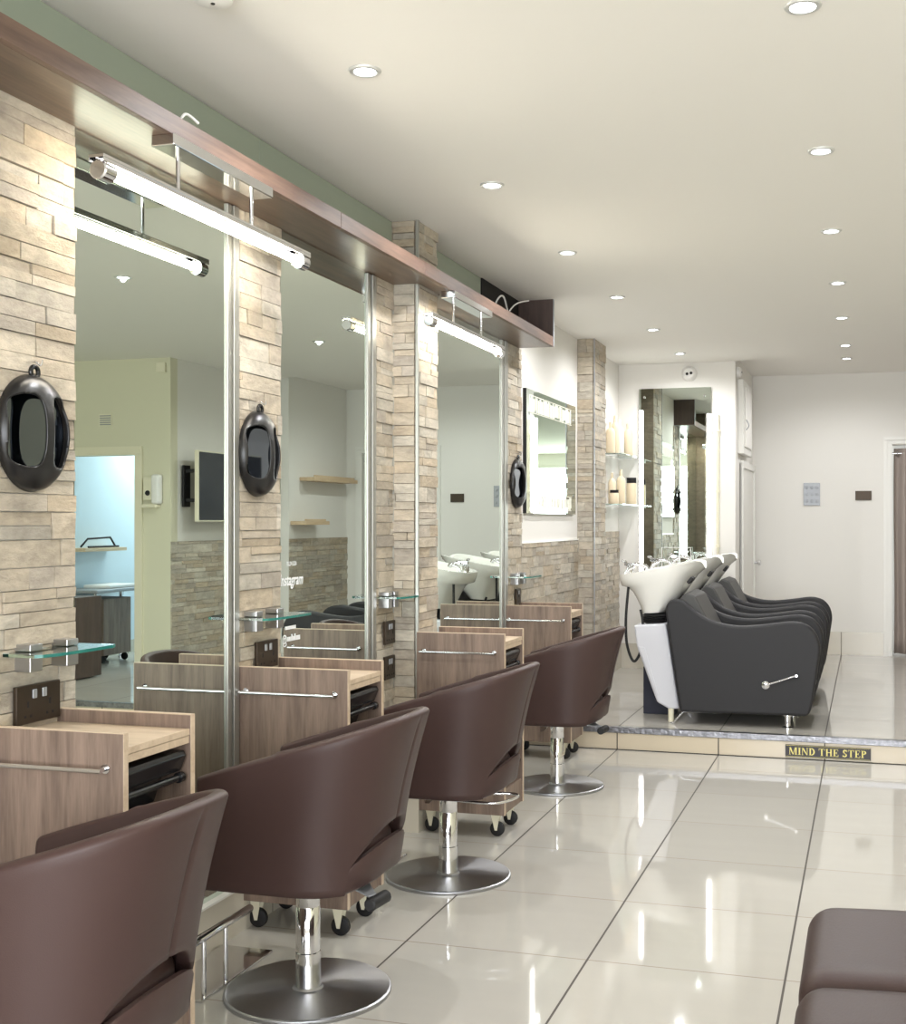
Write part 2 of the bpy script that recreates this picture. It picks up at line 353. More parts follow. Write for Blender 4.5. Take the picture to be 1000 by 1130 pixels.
struct('baseboard_room', B((4.64, 4.65, SIDE_Y+0.1, 12.0, RAISE, RAISE+0.12)), M['skirt_y'])
clad('wall_side_stone', [((SIDE_X, 10.19, 0), (0, -1, 0), (-1, 0, 0), 10.19-SIDE_Y, RAISE, 1.2), ((3.2, BACK_Y, 0), (0, -1, 0), (-1, 0, 0), BACK_Y-10.2, RAISE, 1.2)], 71)
# shop front behind the camera
struct('wall_front', B((-0.1, 0.35, FRONT_Y-0.1, FRONT_Y, 0, CEIL), (4.7, RIGHT_X+0.1, FRONT_Y-0.1, FRONT_Y, 0, CEIL), (0.35, 4.7, FRONT_Y-0.1, FRONT_Y, 2.45, CEIL), (0.35, 4.7, FRONT_Y-0.1, FRONT_Y, 0, 0.3)), M['plaster'])
struct('window_1', B((0.35, 0.41, FRONT_Y-0.08, FRONT_Y-0.02, 0.3, 2.45), (4.64, 4.7, FRONT_Y-0.08, FRONT_Y-0.02, 0.3, 2.45), (2.45, 2.52, FRONT_Y-0.08, FRONT_Y-0.02, 0.3, 2.45), (0.35, 4.7, FRONT_Y-0.08, FRONT_Y-0.02, 2.39, 2.45), (0.35, 4.7, FRONT_Y-0.08, FRONT_Y-0.02, 0.3, 0.36)), M['white_gloss'])
struct('ground_outside', B((-8, 14, -16, FRONT_Y-0.12, -0.1, -0.02)), M['street'])

# ------------------------------------------------------------------ left wall: stone piers, plinth, wainscot
FX = (0, 1, 0)
clad('wall_left_pier_near', [((0.002, 0.6, 0), FX, (1, 0, 0), 2.12, 0.15, 2.4)], 1)
clad('wall_left_pier_second', [((0.002, 3.58, 0), FX, (1, 0, 0), 0.298, 0.15, 2.4)], 2)
clad('wall_left_pier_third', [((0.002, 4.738, 0), FX, (1, 0, 0), 0.2, 0.15, 2.4), ((0.0, 4.94, 0), (1, 0, 0), (0, -1, 0), 0.112, 0.0, CEIL), ((0.112, 4.94, 0), FX, (1, 0, 0), 0.26, 0.0, CEIL)], 3, core=(0.0, 0.111, 4.941, 5.2, 0, CEIL))
clad('wall_left_pier_fourth', [((0.002, 6.682, 0), FX, (1, 0, 0), 0.3, 0.15, 2.4)], 4)
clad('wall_left_wainscot', [((0.0, 6.985, 0), FX, (1, 0, 0), 1.5, RAISE, 1.226)], 5)
clad('wall_left_pier_rear', [((0.0, 8.48, 0), (1, 0, 0), (0, -1, 0), 0.115, RAISE, CEIL), ((0.115, 8.48, 0), FX, (1, 0, 0), 0.40, RAISE, CEIL)], 6, core=(0.0, 0.114, 8.481, 8.88, RAISE, CEIL))
clad('wall_left_wainscot_rear', [((0.0, 8.88, 0), FX, (1, 0, 0), 1.09, RAISE, 1.28)], 7)
struct('trim_4', B((0.118, 0.130, 4.928, 4.942, 0.1, 2.395), (0.0, 0.016, 4.93, 4.936, 0.15, 2.395), (0.118, 0.130, 4.928, 4.942, 2.46, CEIL)), M['alu'])
struct('trim_5', B((0.124, 0.130, 8.471, 8.479, RAISE, CEIL)), M['sat'])
struct('trim_6', B((0.0, 0.012, 6.985, 8.47, 1.226, 1.236)), M['white_gloss'])
struct('baseboard_plinth', B((0.0, 0.03, 0.6, 4.925, 0, 0.145), (0.0, 0.032, 5.21, STEP_Y-0.02, 0, 0.145)), M['skirt_y'])
struct('trim_7', B((0.0, 0.034, 0.6, 4.925, 0.145, 0.152), (0.0, 0.034, 5.21, 6.7, 0.145, 0.152)), M['white_gloss'])
struct('baseboard_pier', B((0.0, 0.139, 4.912, 4.925, 0, 0.2), (0.127, 0.139, 4.925, 5.21, 0, 0.2)), M['skirt'])

# wall mirrors with aluminium uprights
mirs = [(2.722, 3.497, 3.499, 3.578, 'tall wall mirror between the nearest stone pier and the second one, reflecting a doorway'),
        (3.880, 4.640, 4.642, 4.736, 'tall wall mirror with white lettering on it, between the second and third stone piers'),
        (5.22, 6.553, 6.555, 6.680, 'tall wall mirror beyond the projecting stone pier, reflecting the pale green rear wall')]
for y0, y1, s0, s1, lb in mirs:
    t = thing('wall_mirror', lb, 'mirror', (0, y0, 0.152), group=None)
    obj('mirror_glass', B((0.001, 0.008, 0, y1-y0, 0, 2.245)), M['mirror'], t)
    wd = s1-s0; a = s0-y0
    wd *= 0.9; bm = B((0.0, 0.010, a, a+wd, 0, 2.245), (0.010, 0.016, a+0.002, a+wd*0.36, 0, 2.245), (0.010, 0.020, a+wd*0.5, a+wd-0.002, 0, 2.245))
    obj('aluminium_upright', bm, M['alu'], t, bevel=0.002)

# ------------------------------------------------------------------ wooden bulkhead shelf
SH0 = 0.6; SH1 = 6.93; SD = 0.225
t = thing('wooden_pelmet', 'long walnut pelmet running above the wall mirrors with an end box', 'shelf', (0, 0, 2.40))
obj('soffit_board', B((0.0, SD-0.02, SH0, 4.925, 0, 0.018), (0.132, SD-0.02, 4.925, 5.21, 0, 0.018), (0.0, SD-0.02, 5.21, SH1, 0, 0.018)), M['walnut'], t)
obj('fascia', B((SD-0.02, SD, SH0, 3.92, 0, 0.056), (SD-0.02, SD, 3.923, 4.76, 0, 0.056), (SD-0.02, SD, 4.763, SH1, 0, 0.056)), M['walnut_face'], t, bevel=0.001)
obj('end_panel', B((0.0, SD, SH1-0.02, SH1, 0.018, CEIL-2.40)), M['walnut_dark'], t)
obj('edge_strip', B((SD, SD+0.003, SH1-0.02, SH1, 0.0, CEIL-2.40), (0.0, SD, SH1, SH1+0.002, 0.0, 0.006)), M['sat'], t)
obj('box_back', B((0.004, 0.012, 6.2, SH1-0.02, 0.02, CEIL-2.40)), M['dark'], t)
gp = [(SH0, 2.2, 'far'), (2.203, 3.72, ''), (3.723, 4.92, ''), (5.22, 6.18, '')]
#lbs = ['green glass panel above the pelmet at the nearest stone pier', 'green glass panel above the pelmet over the doorway-reflecting mirror', 'green glass panel above the pelmet just before the projecting stone pier', 'green glass panel above the pelmet between projecting pier and end box']
for i, (a, b, _) in enumerate(gp): struct('trim_%d' % (8+i), B((0.0, 0.010, a, b, 2.419, CEIL-0.004)), M['green_glass'], bevel=0.001)
bm = bmesh.new(); tube(bm, smooth_pts([(0.05, 6.25, 2.43), (0.06, 6.3, 2.56), (0.09, 6.34, 2.60), (0.10, 6.42, 2.50), (0.12, 6.5, 2.42)]), 0.005, 8)
tube(bm, smooth_pts([(0.12, 6.2, 2.42), (0.15, 6.35, 2.55), (0.19, 6.5, 2.60)]), 0.004, 8)
for v in bm.verts: v.co.z -= 2.40
obj('loose_cable', bm, M['white'], bpy.data.objects['wooden_pelmet'], smooth=True)
bm = bmesh.new(); tube(bm, smooth_pts([(0.19, 2.93, 2.459), (0.2, 2.95, 2.49), (0.215, 2.99, 2.475)]), 0.004, 8)
tag(obj('cable_end', bm, M['white'], smooth=True), 'short white cable end poking over the pelmet edge above first tube lamp', 'cable')

# ------------------------------------------------------------------ tube lamps
def tube_lamp(yc, ln, lb, lampw):
    t = thing('tube_lamp', lb, 'lamp', (0.2, yc, 2.225), group='tube lamps under the pelmet')
    h = ln/2
    bm = bmesh.new(); box(bm, -0.035, 0.035, -0.28, 0.28, 0.143, 0.175); obj('mounting_plate', bm, M['chrome'], t, bevel=0.003)
    for s in (-1, 1):
        bm = bmesh.new(); tube(bm, [(0, s*0.205, 0.035), (0, s*0.205, 0.145)], 0.006, 12); obj('rod', bm, M['chrome'], t, smooth=True)
    bm = bmesh.new()
    box(bm, -0.022, 0.022, -h-0.02, h+0.02, 0.028, 0.036); box(bm, -0.022, -0.019, -h-0.02, h+0.02, 0.018, 0.028); box(bm, 0.019, 0.022, -h-0.02, h+0.02, 0.018, 0.028)
    obj('reflector_channel', bm, M['chrome'], t, bevel=0.001)
    bm = bmesh.new(); tube(bm, [(0, -h+0.03, 0), (0, h-0.03, 0)], 0.0125, 20); obj('glowing_tube', bm, M['tube'], t, smooth=True)
    for s in (-1, 1):
        bm = bmesh.new(); lathe(bm, [(0.017, 0), (0.025, 0.002), (0.025, 0.046), (0.021, 0.05)] if s > 0 else [(0.021, -0.05), (0.025, -0.046), (0.025, -0.002), (0.017, 0)], (0, s*(h-0.035), 0), 32, 'Y')
        obj('end_cap', bm, M['chrome'], t, smooth=True)
tube_lamp(3.115, 1.10, 'nearest chrome fluorescent tube lamp hanging over the mirror that reflects a doorway', 0)
tube_lamp(5.40, 1.03, 'farther chrome fluorescent tube lamp hanging beyond the projecting stone pier', 0)

# ------------------------------------------------------------------ ceiling lights
names = []
row_a = [3.259, 4.501, 5.734, 6.945, 8.189, 9.414]; row_b = [3.162, 4.412, 5.641, 6.875, 8.055, 9.321]
ords = ['nearest', 'second', 'third', 'fourth', 'fifth', 'farthest']
def downlight(x, y, z, lb, on=1.0):
    t = thing('ceiling_light', lb, 'ceiling light', (x, y, z), group='recessed ceiling downlights')
    bm = bmesh.new()
    prof = [(0.031, -0.001), (0.034, -0.006), (0.044, -0.006), (0.048, -0.001), (0.048, 0.002), (0.031, 0.002)]
    rings = []
    for r, h in prof: rings.append([bm.verts.new((r*math.cos(2*PI*k/40), r*math.sin(2*PI*k/40), h)) for k in range(40)])
    for i in range(len(rings)):
        A, C = rings[i], rings[(i+1) % len(rings)]
        for k in range(40): bm.faces.new((A[k], A[(k+1) % 40], C[(k+1) % 40], C[k]))
    obj('trim_ring', bm, M['ring'], t, smooth=True)
    bm = bmesh.new(); lathe(bm, [(0.024, -0.003), (0.030, -0.0015), (0.030, 0.002)], seg=32); obj('bulb', bm, M['bulb'], t, smooth=True)
    l = bpy.data.lights.new('downlight_beam', 'SPOT'); l.energy = SPOT_W*on; l.spot_size = math.radians(165); l.spot_blend = 0.6; l.shadow_soft_size = 0.014; l.color = (0.97, 0.98, 1.0)
    lo = bpy.data.objects.new('downlight_beam', l); COL.objects.link(lo); lo.parent = t; lo.location = (0, 0, -0.012)
for i, y in enumerate(row_a): downlight(0.604, y, CEIL, ords[i]+' recessed downlight in the row over the styling chairs')
for i, y in enumerate(row_b): downlight(1.86, y, CEIL, ords[i]+' recessed downlight in the row over the open floor')
downlight(1.85, 10.45, CEIL2, 'recessed downlight alone in the ceiling recess by the rear wall')
bm = bmesh.new(); lathe(bm, [(0.035, -0.034), (0.048, -0.028), (0.052, 0.0)], (0, 0, 0), 32)
t = thing('smoke_alarm', 'white round smoke alarm on the ceiling nearest the camera', 'alarm', (0.455, 2.66, CEIL))
obj('alarm_body', bm, M['white'], t, smooth=True)
bm = bmesh.new(); lathe(bm, [(0.005, -0.036), (0.006, -0.033)], (0, 0, 0), 12); obj('sensor', bm, M['dark'], t)

# ------------------------------------------------------------------ styling trolleys
def make_trolley(lb, loc):
    t = thing('styling_trolley', lb, 'trolley', loc, group='styling trolleys along the mirror wall')
    D, W, H, b = 0.40, 0.30, 0.875, 0.10
    for nm, y0 in (('side_panel', 0.0), ('side_panel', W-0.018)):
        obj(nm, B((0, D, y0, y0+0.018, b, H)), M['oak'], t, bevel=0.0012)
    obj('panel_edging', B((0.002, D+0.001, 0.0, 0.018, H, H+0.0018), (0.002, D+0.001, W-0.018, W, H, H+0.0018), (D, D+0.0015, 0.0, 0.018, b, H), (D, D+0.0015, W-0.018, W, b, H)), M['oak_top'], t)
    obj('worktop', B((0.0, D-0.002, 0.018, W-0.018, 0.826, 0.842), (0.0, D-0.004, 0.018, W-0.018, 0.806, 0.8245)), M['oak_top'], t, bevel=0.0008)
    obj('back_panel', B((0.0, 0.012, 0.018, W-0.018, b, 0.806)), M['oak'], t)
    obj('kick_panel', B((D-0.022, D-0.006, 0.018, W-0.018, b, b+0.105), (0.012, D-0.022, 0.018, W-0.018, b, b+0.016)), M['oak'], t)
    for k, z in enumerate((0.79, 0.645, 0.50, 0.355)):
        bm = bmesh.new(); y0, y1 = 0.026, W-0.026
        prism(bm, [(0.03, z), (D-0.012, z), (D-0.006, z-0.012), (D-0.022, z-0.052), (0.03, z-0.052)], y0, y1, 'XZ')
        prism(bm, [(0.05, z-0.055), (D-0.05, z-0.055), (D-0.075, z-0.125), (0.07, z-0.125)], y0+0.02, y1-0.035, 'XZ')
        dr = obj('drawer', bm, M['plastic'], t, bevel=0.003)
        bm = bmesh.new(); tube(bm, [(D-0.018, y0+0.002, z-0.066), (D-0.018, y1-0.002, z-0.066)], 0.009, 14)
        lathe(bm, [(0.004, -0.002), (0.013, 0.0), (0.013, 0.018), (0.004, 0.02)], (D-0.018, y1-0.022, z-0.066), 18, 'Y')
        obj('drawer_handle', bm, M['plastic'], dr, smooth=True)
    bm = bmesh.new(); z = 0.795
    tube(bm, [(0.025, -0.032, z), (0.365, -0.032, z)], 0.006, 14)
    for x in (0.035, 0.355): tube(bm, [(x, -0.034, z), (x, 0.0, z)], 0.0055, 12); lathe(bm, [(0.011, -0.004), (0.011, 0.0)], (x, 0, z), 18, 'Y')
    obj('towel_rail', bm, M['chrome'], t, smooth=True)
    for x in (0.05, D-0.05):
        for y in (0.05, W-0.05):
            c = obj('castor', (lambda bm: (box(bm, x-0.02, x+0.02, y-0.018, y+0.018, 0.092, 0.1), prism(bm, [(x-0.02, 0.092), (x+0.018, 0.092), (x+0.006, 0.026), (x-0.004, 0.026)], y-0.0165, y-0.0125), prism(bm, [(x-0.02, 0.092), (x+0.018, 0.092), (x+0.006, 0.026), (x-0.004, 0.026)], y+0.0125, y+0.0165), bm)[-1])(bmesh.new()), M['cream_pl'], t)
            bm = bmesh.new(); lathe(bm, [(0.026, -0.010), (0.0315, -0.007), (0.0315, 0.007), (0.026, 0.010)], (x+0.004, y, 0.0315), 28, 'Y')
            obj('wheel', bm, M['rubber'], c, smooth=True)
    return t
T1 = make_trolley('nearest grey oak trolley, below the bronze socket by the glass shelf', (0.0, 2.365, 0))
dup(T1, (0.004, 3.578, 0), 'grey oak trolley standing beside the mirror with white lettering')
dup(T1, (0.128, 4.915, 0), 'grey oak trolley standing against the projecting stone pier')
dup(T1, (0.0, 6.635, 0), 'farthest grey oak trolley, just before the raised floor')

# ------------------------------------------------------------------ salon chairs
def plan(al, k, inset=0.0):
    """al: 0..1 along the U from front of -y arm round the back to front of +y arm"""
    hw = 0.244+0.028*k-inset; A = 0.216+0.097*k-inset; x0 = 0.04; xf = -0.215+0.022*k
    Ls = x0-xf; arc = 1.25*(hw+A)/2*1.26; tot = 2*Ls+2*arc*0.98
    s = al*tot
    if s < Ls: return xf+s, -hw
    if s > tot-Ls: return xf+(tot-s), hw
    u = (s-Ls)/(tot-2*Ls); a = -PI/2+PI*u; e = 2/2.45
    c, sn = math.cos(a), math.sin(a)
    return x0+A*abs(c)**e, hw*math.copysign(abs(sn)**e, sn)
def rim_z(x):
    P = [(-0.22, 0.650), (-0.1, 0.688), (0.06, 0.734), (0.22, 0.781), (0.31, 0.810), (0.353, 0.824)]
    for (a, b), (c, d) in zip(P, P[1:]):
        if x <= c: return b+(d-b)*(x-a)/(c-a)
    return 0.824
def make_chair(lb, loc):
    t = thing('salon_chair', lb, 'chair', loc, group='brown salon chairs facing the mirrors')
    ZB = 0.345; NS, NT = 120, 20
    def ctr(al):  # 0 away from the back, 1 at middle of back
        return max(0.0, 1-abs(al-0.5)/0.15)
    def lowz(al):
        c = ctr(al)
        q = min(1, c/0.07); q = q*q*(3-2*q)
        return ZB+0.004+(0.415-ZB-0.004)*q+0.108*math.sin(PI/2*max(0, (c-0.04)/0.96))**0.9 if c > 0 else ZB+0.004
    grid = {}
    bm = bmesh.new()
    als = sorted(set([round(i/140, 5) for i in range(141)]+[round(0.5+d, 5) for d in (-0.004, -0.0015, 0, 0.0015, 0.004)]+[round(0.5+sg*0.15*(1-d), 5) for sg in (-1, 1) for d in (0.01, 0.02, 0.03, 0.045, 0.06)])); NS = len(als)-1
    TH = 0.034; rows_ = []
    def surf(al, z, ins):
        k = max((z-ZB)/(0.826-ZB), 0); x, y = plan(al, k**1.15, ins)
        x -= 0.012*math.sin(PI*min(k, 1))*max(0, min(1, x/0.2)); return x, y
    for al in als:
        xr, yr = plan(al, 1.0); zt = rim_z(xr)-TH*0.3; zb = lowz(al); sec = []
        for j in range(NT+1):
            f = j/NT; z = zb+(zt-zb)*f; x, y = surf(al, z, 0)
            gd = abs(al-0.5)
            if gd < 0.003: sc = 1-0.018*(1-gd/0.003)*min(1, (1-f)*8); x *= sc; y *= sc
            sec.append((x, y, z))
        for q in range(1, 8):
            a = PI*q/8; x, y = surf(al, zt, TH/2*(1-math.cos(a))); sec.append((x, y, zt+TH*0.36*math.sin(a)))
        for j in range(NT, -1, -1):
            f = j/NT; z = zb+(zt-zb)*f; x, y = surf(al, z, TH); sec.append((x, y, z))
        x, y = surf(al, zb, TH/2); sec.append((x, y, zb-0.006))
        rows_.append([bm.verts.new(p) for p in sec])
    for a, b in zip(rows_, rows_[1:]):
        for k in range(len(a)): bm.faces.new((a[k], b[k], b[(k+1) % len(a)], a[(k+1) % len(a)]))
    for rw, sg in ((rows_[0], -1), (rows_[-1], 1)):
        # rounded front ends of the arms
        n_ = len(rw); cap_ = [bm.verts.new((v.co.x-0.006, v.co.y*(1-0.012) if abs(v.co.y) > 0.255 else v.co.y*1.012, v.co.z-0.003 if v.co.z > 0.6 else v.co.z)) for v in rw]
        for k in range(n_): bm.faces.new((rw[k], rw[(k+1) % n_], cap_[(k+1) % n_], cap_[k]))
        bm.faces.new(cap_)
    sh = obj('tub_shell', bm, M['leather'], t, smooth=True, ang=75)
    # seat pan seen below the arch at the back
    bm = bmesh.new(); loops = []
    NA = 60
    rows = [(0.0, 0.06), (0.0, 0.014), (0.12, 0.004), (0.9, 0.004), (1.0, 0.008), (1.0, 0.022), (0.8, 0.034), (0.4, 0.044), (0.4, 0.10)]
    R = []
    for f, ins in rows:
        row = []
        for i in range(NA+1):
            al = 0.5-0.16+0.32*i/NA; c = max(0, 1-abs(al-0.5)/0.16)
            top = 0.412+0.062*math.sin(PI/2*c); bot = ZB+0.025*c
            z = bot+(top-bot)*f; k = max((z-ZB)/(0.826-ZB), 0)
            x, y = plan(al, k**1.15, ins)
            row.append(bm.verts.new((x, y, z)))
        R.append(row)
    for a, b in zip(R, R[1:]):
        for i in range(NA): bm.faces.new((a[i], a[i+1], b[i+1], b[i]))
    obj('seat_pan', bm, M['leather'], t, smooth=True, ang=60)
    # underside
    bm = bmesh.new(); pl = [plan(i/60, 0.0, 0.036) for i in range(61)]
    prism(bm, pl, ZB+0.012, ZB+0.032, 'XY'); obj('underside_board', bm, M['dark'], t)
    # cushion
    bm = bmesh.new(); loops = []
    for z, ins in ((0.376, 0.045), (0.38, 0.038), (0.455, 0.038), (0.474, 0.05), (0.480, 0.085)):
        loops.append([(x, y, z) for x, y in [plan(i/60, 0.12, ins) for i in range(61)]])
    loft(bm, loops); obj('seat_cushion', bm, M['leather'], t, smooth=True, ang=50)
    # pedestal
    bm = bmesh.new(); lathe(bm, [(0.239, 0.0), (0.240, 0.004), (0.239, 0.011), (0.234, 0.014), (0.12, 0.0145), (0.045, 0.015), (0.040, 0.022)], seg=72)
    obj('round_base', bm, M['brushed'], t, smooth=True, ang=30)
    bm = bmesh.new(); lathe(bm, [(0.0365, 0.021), (0.0365, 0.118), (0.0345, 0.120), (0.0345, 0.122)], seg=40)
    obj('column_collar', bm, M['chrome'], t, smooth=True)
    bm = bmesh.new(); lathe(bm, [(0.035, 0.122), (0.035, 0.248), (0.034, 0.2495), (0.034, 0.251), (0.0345, 0.252), (0.0345, 0.346)], seg=40)
    obj('column', bm, M['chrome'], t, smooth=True)
    return t
def pump_bracket(t):
    bm = bmesh.new(); prism(bm, [(-0.075, 0.345), (-0.03, 0.345), (-0.045, 0.30), (-0.062, 0.285), (-0.078, 0.285)], -0.045, -0.03, 'XZ')
    lathe(bm, [(0.012, -0.006), (0.014, 0.0), (0.012, 0.006)], (-0.055, -0.05, 0.32), 18, 'Y')
    tube(bm, [(-0.05, -0.03, 0.32), (0.0, -0.02, 0.325)], 0.01, 12)
    obj('pump_bracket', bm, M['chrome'], t, smooth=True)
def add_pedal(t):
    bm = bmesh.new()
    prof = [(0.02, -0.03), (0.16, -0.07), (0.25, -0.14), (0.262, -0.115), (0.20, -0.02), (0.06, 0.03)]
    prism(bm, prof, 0.334, 0.340, 'XY'); obj('pump_arm', bm, M['sat'], t, bevel=0.002)
    bm = bmesh.new(); tube(bm, [(0.262, -0.165, 0.322), (0.262, -0.16, 0.322), (0.272, -0.075, 0.322), (0.272, -0.07, 0.322)], [0.014, 0.018, 0.018, 0.014], 16)
    obj('foot_pedal', bm, M['rubber'], t, smooth=True)
def add_loop(t):
    bm = bmesh.new()
    P = smooth_pts([(-0.055, -0.075, 0.325), (0.02, -0.12, 0.325), (0.20, -0.13, 0.322), (0.262, -0.09, 0.325), (0.285, -0.02, 0.33), (0.25, -0.0, 0.332), (0.16, -0.03, 0.335), (0.03, -0.035, 0.338)], 8)
    tube(bm, P, 0.0055, 12); obj('pump_lever', bm, M['chrome'], t, smooth=True)
CX = 0.467
C1 = make_chair('nearest brown salon chair, partly cut off beside the nearest trolley', (CX-0.005, 2.025, 0))
C2 = dup(C1, (CX, 3.165, 0), 'brown salon chair in front of the mirror that reflects a doorway')
C3 = dup(C1, (CX+0.01, 4.345, 0), 'brown salon chair in front of the projecting stone pier')
C4 = dup(C1, (CX+0.02, 5.985, 0), 'farthest brown salon chair, closest to the step')
for c in (C1, C2, C3, C4): pump_bracket(c)
add_pedal(C1); add_pedal(C2); add_loop(C3); add_pedal(C4)

# footrests
def footrest(y0, lb):
    t = thing('footrest', lb, 'footrest', (0.04, y0, 0), group='chrome footrests below the mirrors')
    obj('floor_plate', B((0, 0.180, 0, 0.42, 0, 0.009)), M['chrome'], t, bevel=0.002)
    for y in (0.03, 0.15):
        bm = bmesh.new(); tube(bm, [(0.168, y, 0.009), (0.168, y, 0.172)], 0.0075, 14); obj('post', bm, M['chrome'], t, smooth=True)
    bm = bmesh.new(); tube(bm, [(0.168, -0.09, 0.178), (0.168, -0.085, 0.178), (0.168, 0.295, 0.178), (0.168, 0.30, 0.178)], [0.010, 0.0125, 0.0125, 0.010], 18)
    obj('foot_bar', bm, M['chrome'], t, smooth=True)
footrest(3.0, 'chrome footrest with flat floor plate between the two nearest chairs')
footrest(4.15, 'chrome footrest mostly hidden behind the second salon chair')
footrest(5.76, 'chrome footrest partly hidden behind the third salon chair')

# ------------------------------------------------------------------ glass shelves
def glass_shelf(y0, y1, lb, bys, mirror_side=0):
    t = thing('glass_shelf', lb, 'shelf', (0.014, y0, 1.03), group='glass shelves on the stone piers')
    L = y1-y0; poly = [(0.0, 0.0)]
    poly += [(0.09, -0.0), (0.105, 0.012), (0.12, 0.06), (0.125, L*0.55), (0.125, L-0.02), (0.118, L), (0.0, L)]
    bm = bmesh.new(); prism(bm, poly, 0, 0.008, 'XY'); g = obj('glass_plate', bm, M['glass'], t)
    bm = bmesh.new()
    for a, b in zip(poly[1:-1], poly[2:-1]):
        A = Vector((a[0], a[1], 0)); Bv = Vector((b[0], b[1], 0)); d = (Bv-A).normalized(); n = Vector((d.y, -d.x, 0))*0.0012
        v = [bm.verts.new(p) for p in (A, Bv, Bv+n, A+n, A+Vector((0, 0, 0.008)), Bv+Vector((0, 0, 0.008)), Bv+n+Vector((0, 0, 0.008)), A+n+Vector((0, 0, 0.008)))]
        for f in ((0, 1, 2, 3), (4, 5, 6, 7), (0, 1, 5, 4), (2, 3, 7, 6), (1, 2, 6, 5), (3, 0, 4, 7)): bm.faces.new([v[i] for i in f])
    obj('glass_edge', bm, M['glass_edge'], t)
    for by in bys:
        obj('clamp', B((-0.006, 0.042, by-0.023, by+0.023, -0.042, -0.001), (-0.006, 0.042, by-0.023, by+0.023, 0.009, 0.026)), M['clampm'], t, bevel=0.002)
glass_shelf(2.44, 2.72, 'nearest glass shelf above the bronze double socket', (0.07, 0.21))
glass_shelf(3.57, 3.87, 'glass shelf on the stone pier beside the mirror with white lettering', (0.07, 0.22))
glass_shelf(4.74, 4.925, 'glass shelf in front of the projecting stone pier', (0.05, 0.12))
glass_shelf(6.70, 6.98, 'farthest glass shelf, next to the white wall with the lit mirror', (0.07, 0.2))

# sockets
def socket(y, z, w_, h_, lb, double=True, m='bronze'):
    t = thing('wall_socket', lb, 'socket', (0.016, y, z))
    obj('plate', B((0.0, 0.012, -w_/2, w_/2, -h_/2, h_/2)), M[m], t, bevel=0.002)
    xs = (-w_*0.25, w_*0.25) if double else (0,)
    for x in xs:
        obj('switch_rocker', B((0.012, 0.0155, (x*0.45 if double else x)-0.008, (x*0.45 if double else x)+0.008, h_*0.14, h_*0.38)), M['sat'], t, bevel=0.002)
        obj('pin_hole', B((0.012, 0.0128, x-0.003, x+0.003, -h_*0.08, h_*0.08), (0.012, 0.0128, x-0.014, x-0.007, -h_*0.34, -h_*0.27), (0.012, 0.0128, x+0.007, x+0.014, -h_*0.34, -h_*0.27)), M['dark'], t)
socket(2.555, 0.905, 0.165, 0.095, 'bronze double socket above the nearest trolley')
socket(3.75, 0.90, 0.15, 0.095, 'bronze double socket above the trolley beside lettered mirror')
socket(4.86, 0.877, 0.11, 0.10, 'upper bronze socket on the stone before the projecting pier')
socket(4.86, 0.725, 0.11, 0.10, 'lower bronze socket on the stone before the projecting pier')
socket(6.86, 0.915, 0.09, 0.09, 'small bronze socket above the farthest trolley', double=False)

# ------------------------------------------------------------------ oval hand mirrors hanging on the piers
def hand_mirror(y, z, lb):
    t = thing('hanging_mirror', lb, 'hand mirror', (0.018, y, z), group='oval black mirrors hung on the piers')
    a, b, dp = 0.128, 0.146, 0.062; n = 72
    def win(p, q):
        p = abs(p); return ((p-0.064)/0.050)**4+((q-0.004)/(0.090-0.22*max(0, p-0.066)))**4-1
    bm = bmesh.new(); vv = {}
    for i in range(n+1):
        for j in range(n+1):
            u, v = 2*i/n-1, 2*j/n-1
            x = u*math.sqrt(1-v*v/2); yy = v*math.sqrt(1-u*u/2); r2 = min(1, x*x+yy*yy)
            vv[i, j] = bm.verts.new((dp*(1-r2)**0.45, x*a, yy*b))
    for i in range(n):
        for j in range(n):
            q = [vv[i, j], vv[i+1, j], vv[i+1, j+1], vv[i, j+1]]
            c = sum((k.co for k in q), Vector())/4
            if win(c.y, c.z) > 0: bm.faces.new(q)
    for v in list(bm.verts):
        if not v.link_faces: bm.verts.remove(v)
    for e in bm.edges:
        if e.is_boundary:
            for v in e.verts:
                p = v.co
                if (p.y/a)**2+(p.z/b)**2 > 0.985: continue
                for _ in range(3):
                    g = win(p.y, p.z); h = 1e-4
                    gy = (win(p.y+h, p.z)-g)/h; gz = (win(p.y, p.z+h)-g)/h; L = gy*gy+gz*gz
                    if L > 1e-9: p.y -= g*gy/L*0.9; p.z -= g*gz/L*0.9
                r2 = min(1, (p.y/a)**2+(p.z/b)**2); p.x = dp*(1-r2)**0.45
    o = obj('oval_casing', bm, M['casing'], t, smooth=True, ang=70)
    if o.data.polygons[len(o.data.polygons)//2].normal.x < 0: o.data.flip_normals()
    so = o.modifiers.new('thick', 'SOLIDIFY'); so.thickness = 0.006; so.offset = -1
    bm = bmesh.new(); prism(bm, [(0.93*a*math.cos(2*PI*k/60), 0.93*b*math.sin(2*PI*k/60)) for k in range(60)], 0.001, 0.006, 'YZ')
    obj('mirror_glass', bm, M['hm'], t)
    bm = bmesh.new()
    tube(bm, [(0.012, 0.014*math.cos(2*PI*k/20), b+0.006+0.014*math.sin(2*PI*k/20)) for k in range(21)], 0.006, 10)
    obj('hanging_loop', bm, M['plastic'], t, smooth=True)
    bm = bmesh.new(); tube(bm, smooth_pts([(-0.004, -0.01, b+0.03), (0.02, -0.008, b+0.03), (0.03, 0.0, b+0.022), (0.032, 0.004, b+0.036)]), 0.0022, 8)
    obj('wall_hook', bm, M['chrome'], t, smooth=True)
M['hm'] = mat('dark_hand_mirror_glass', (120, 128, 138), 0.02, metal=1)
hand_mirror(2.535, 1.577, 'nearest oval black hand mirror hanging above a glass shelf')
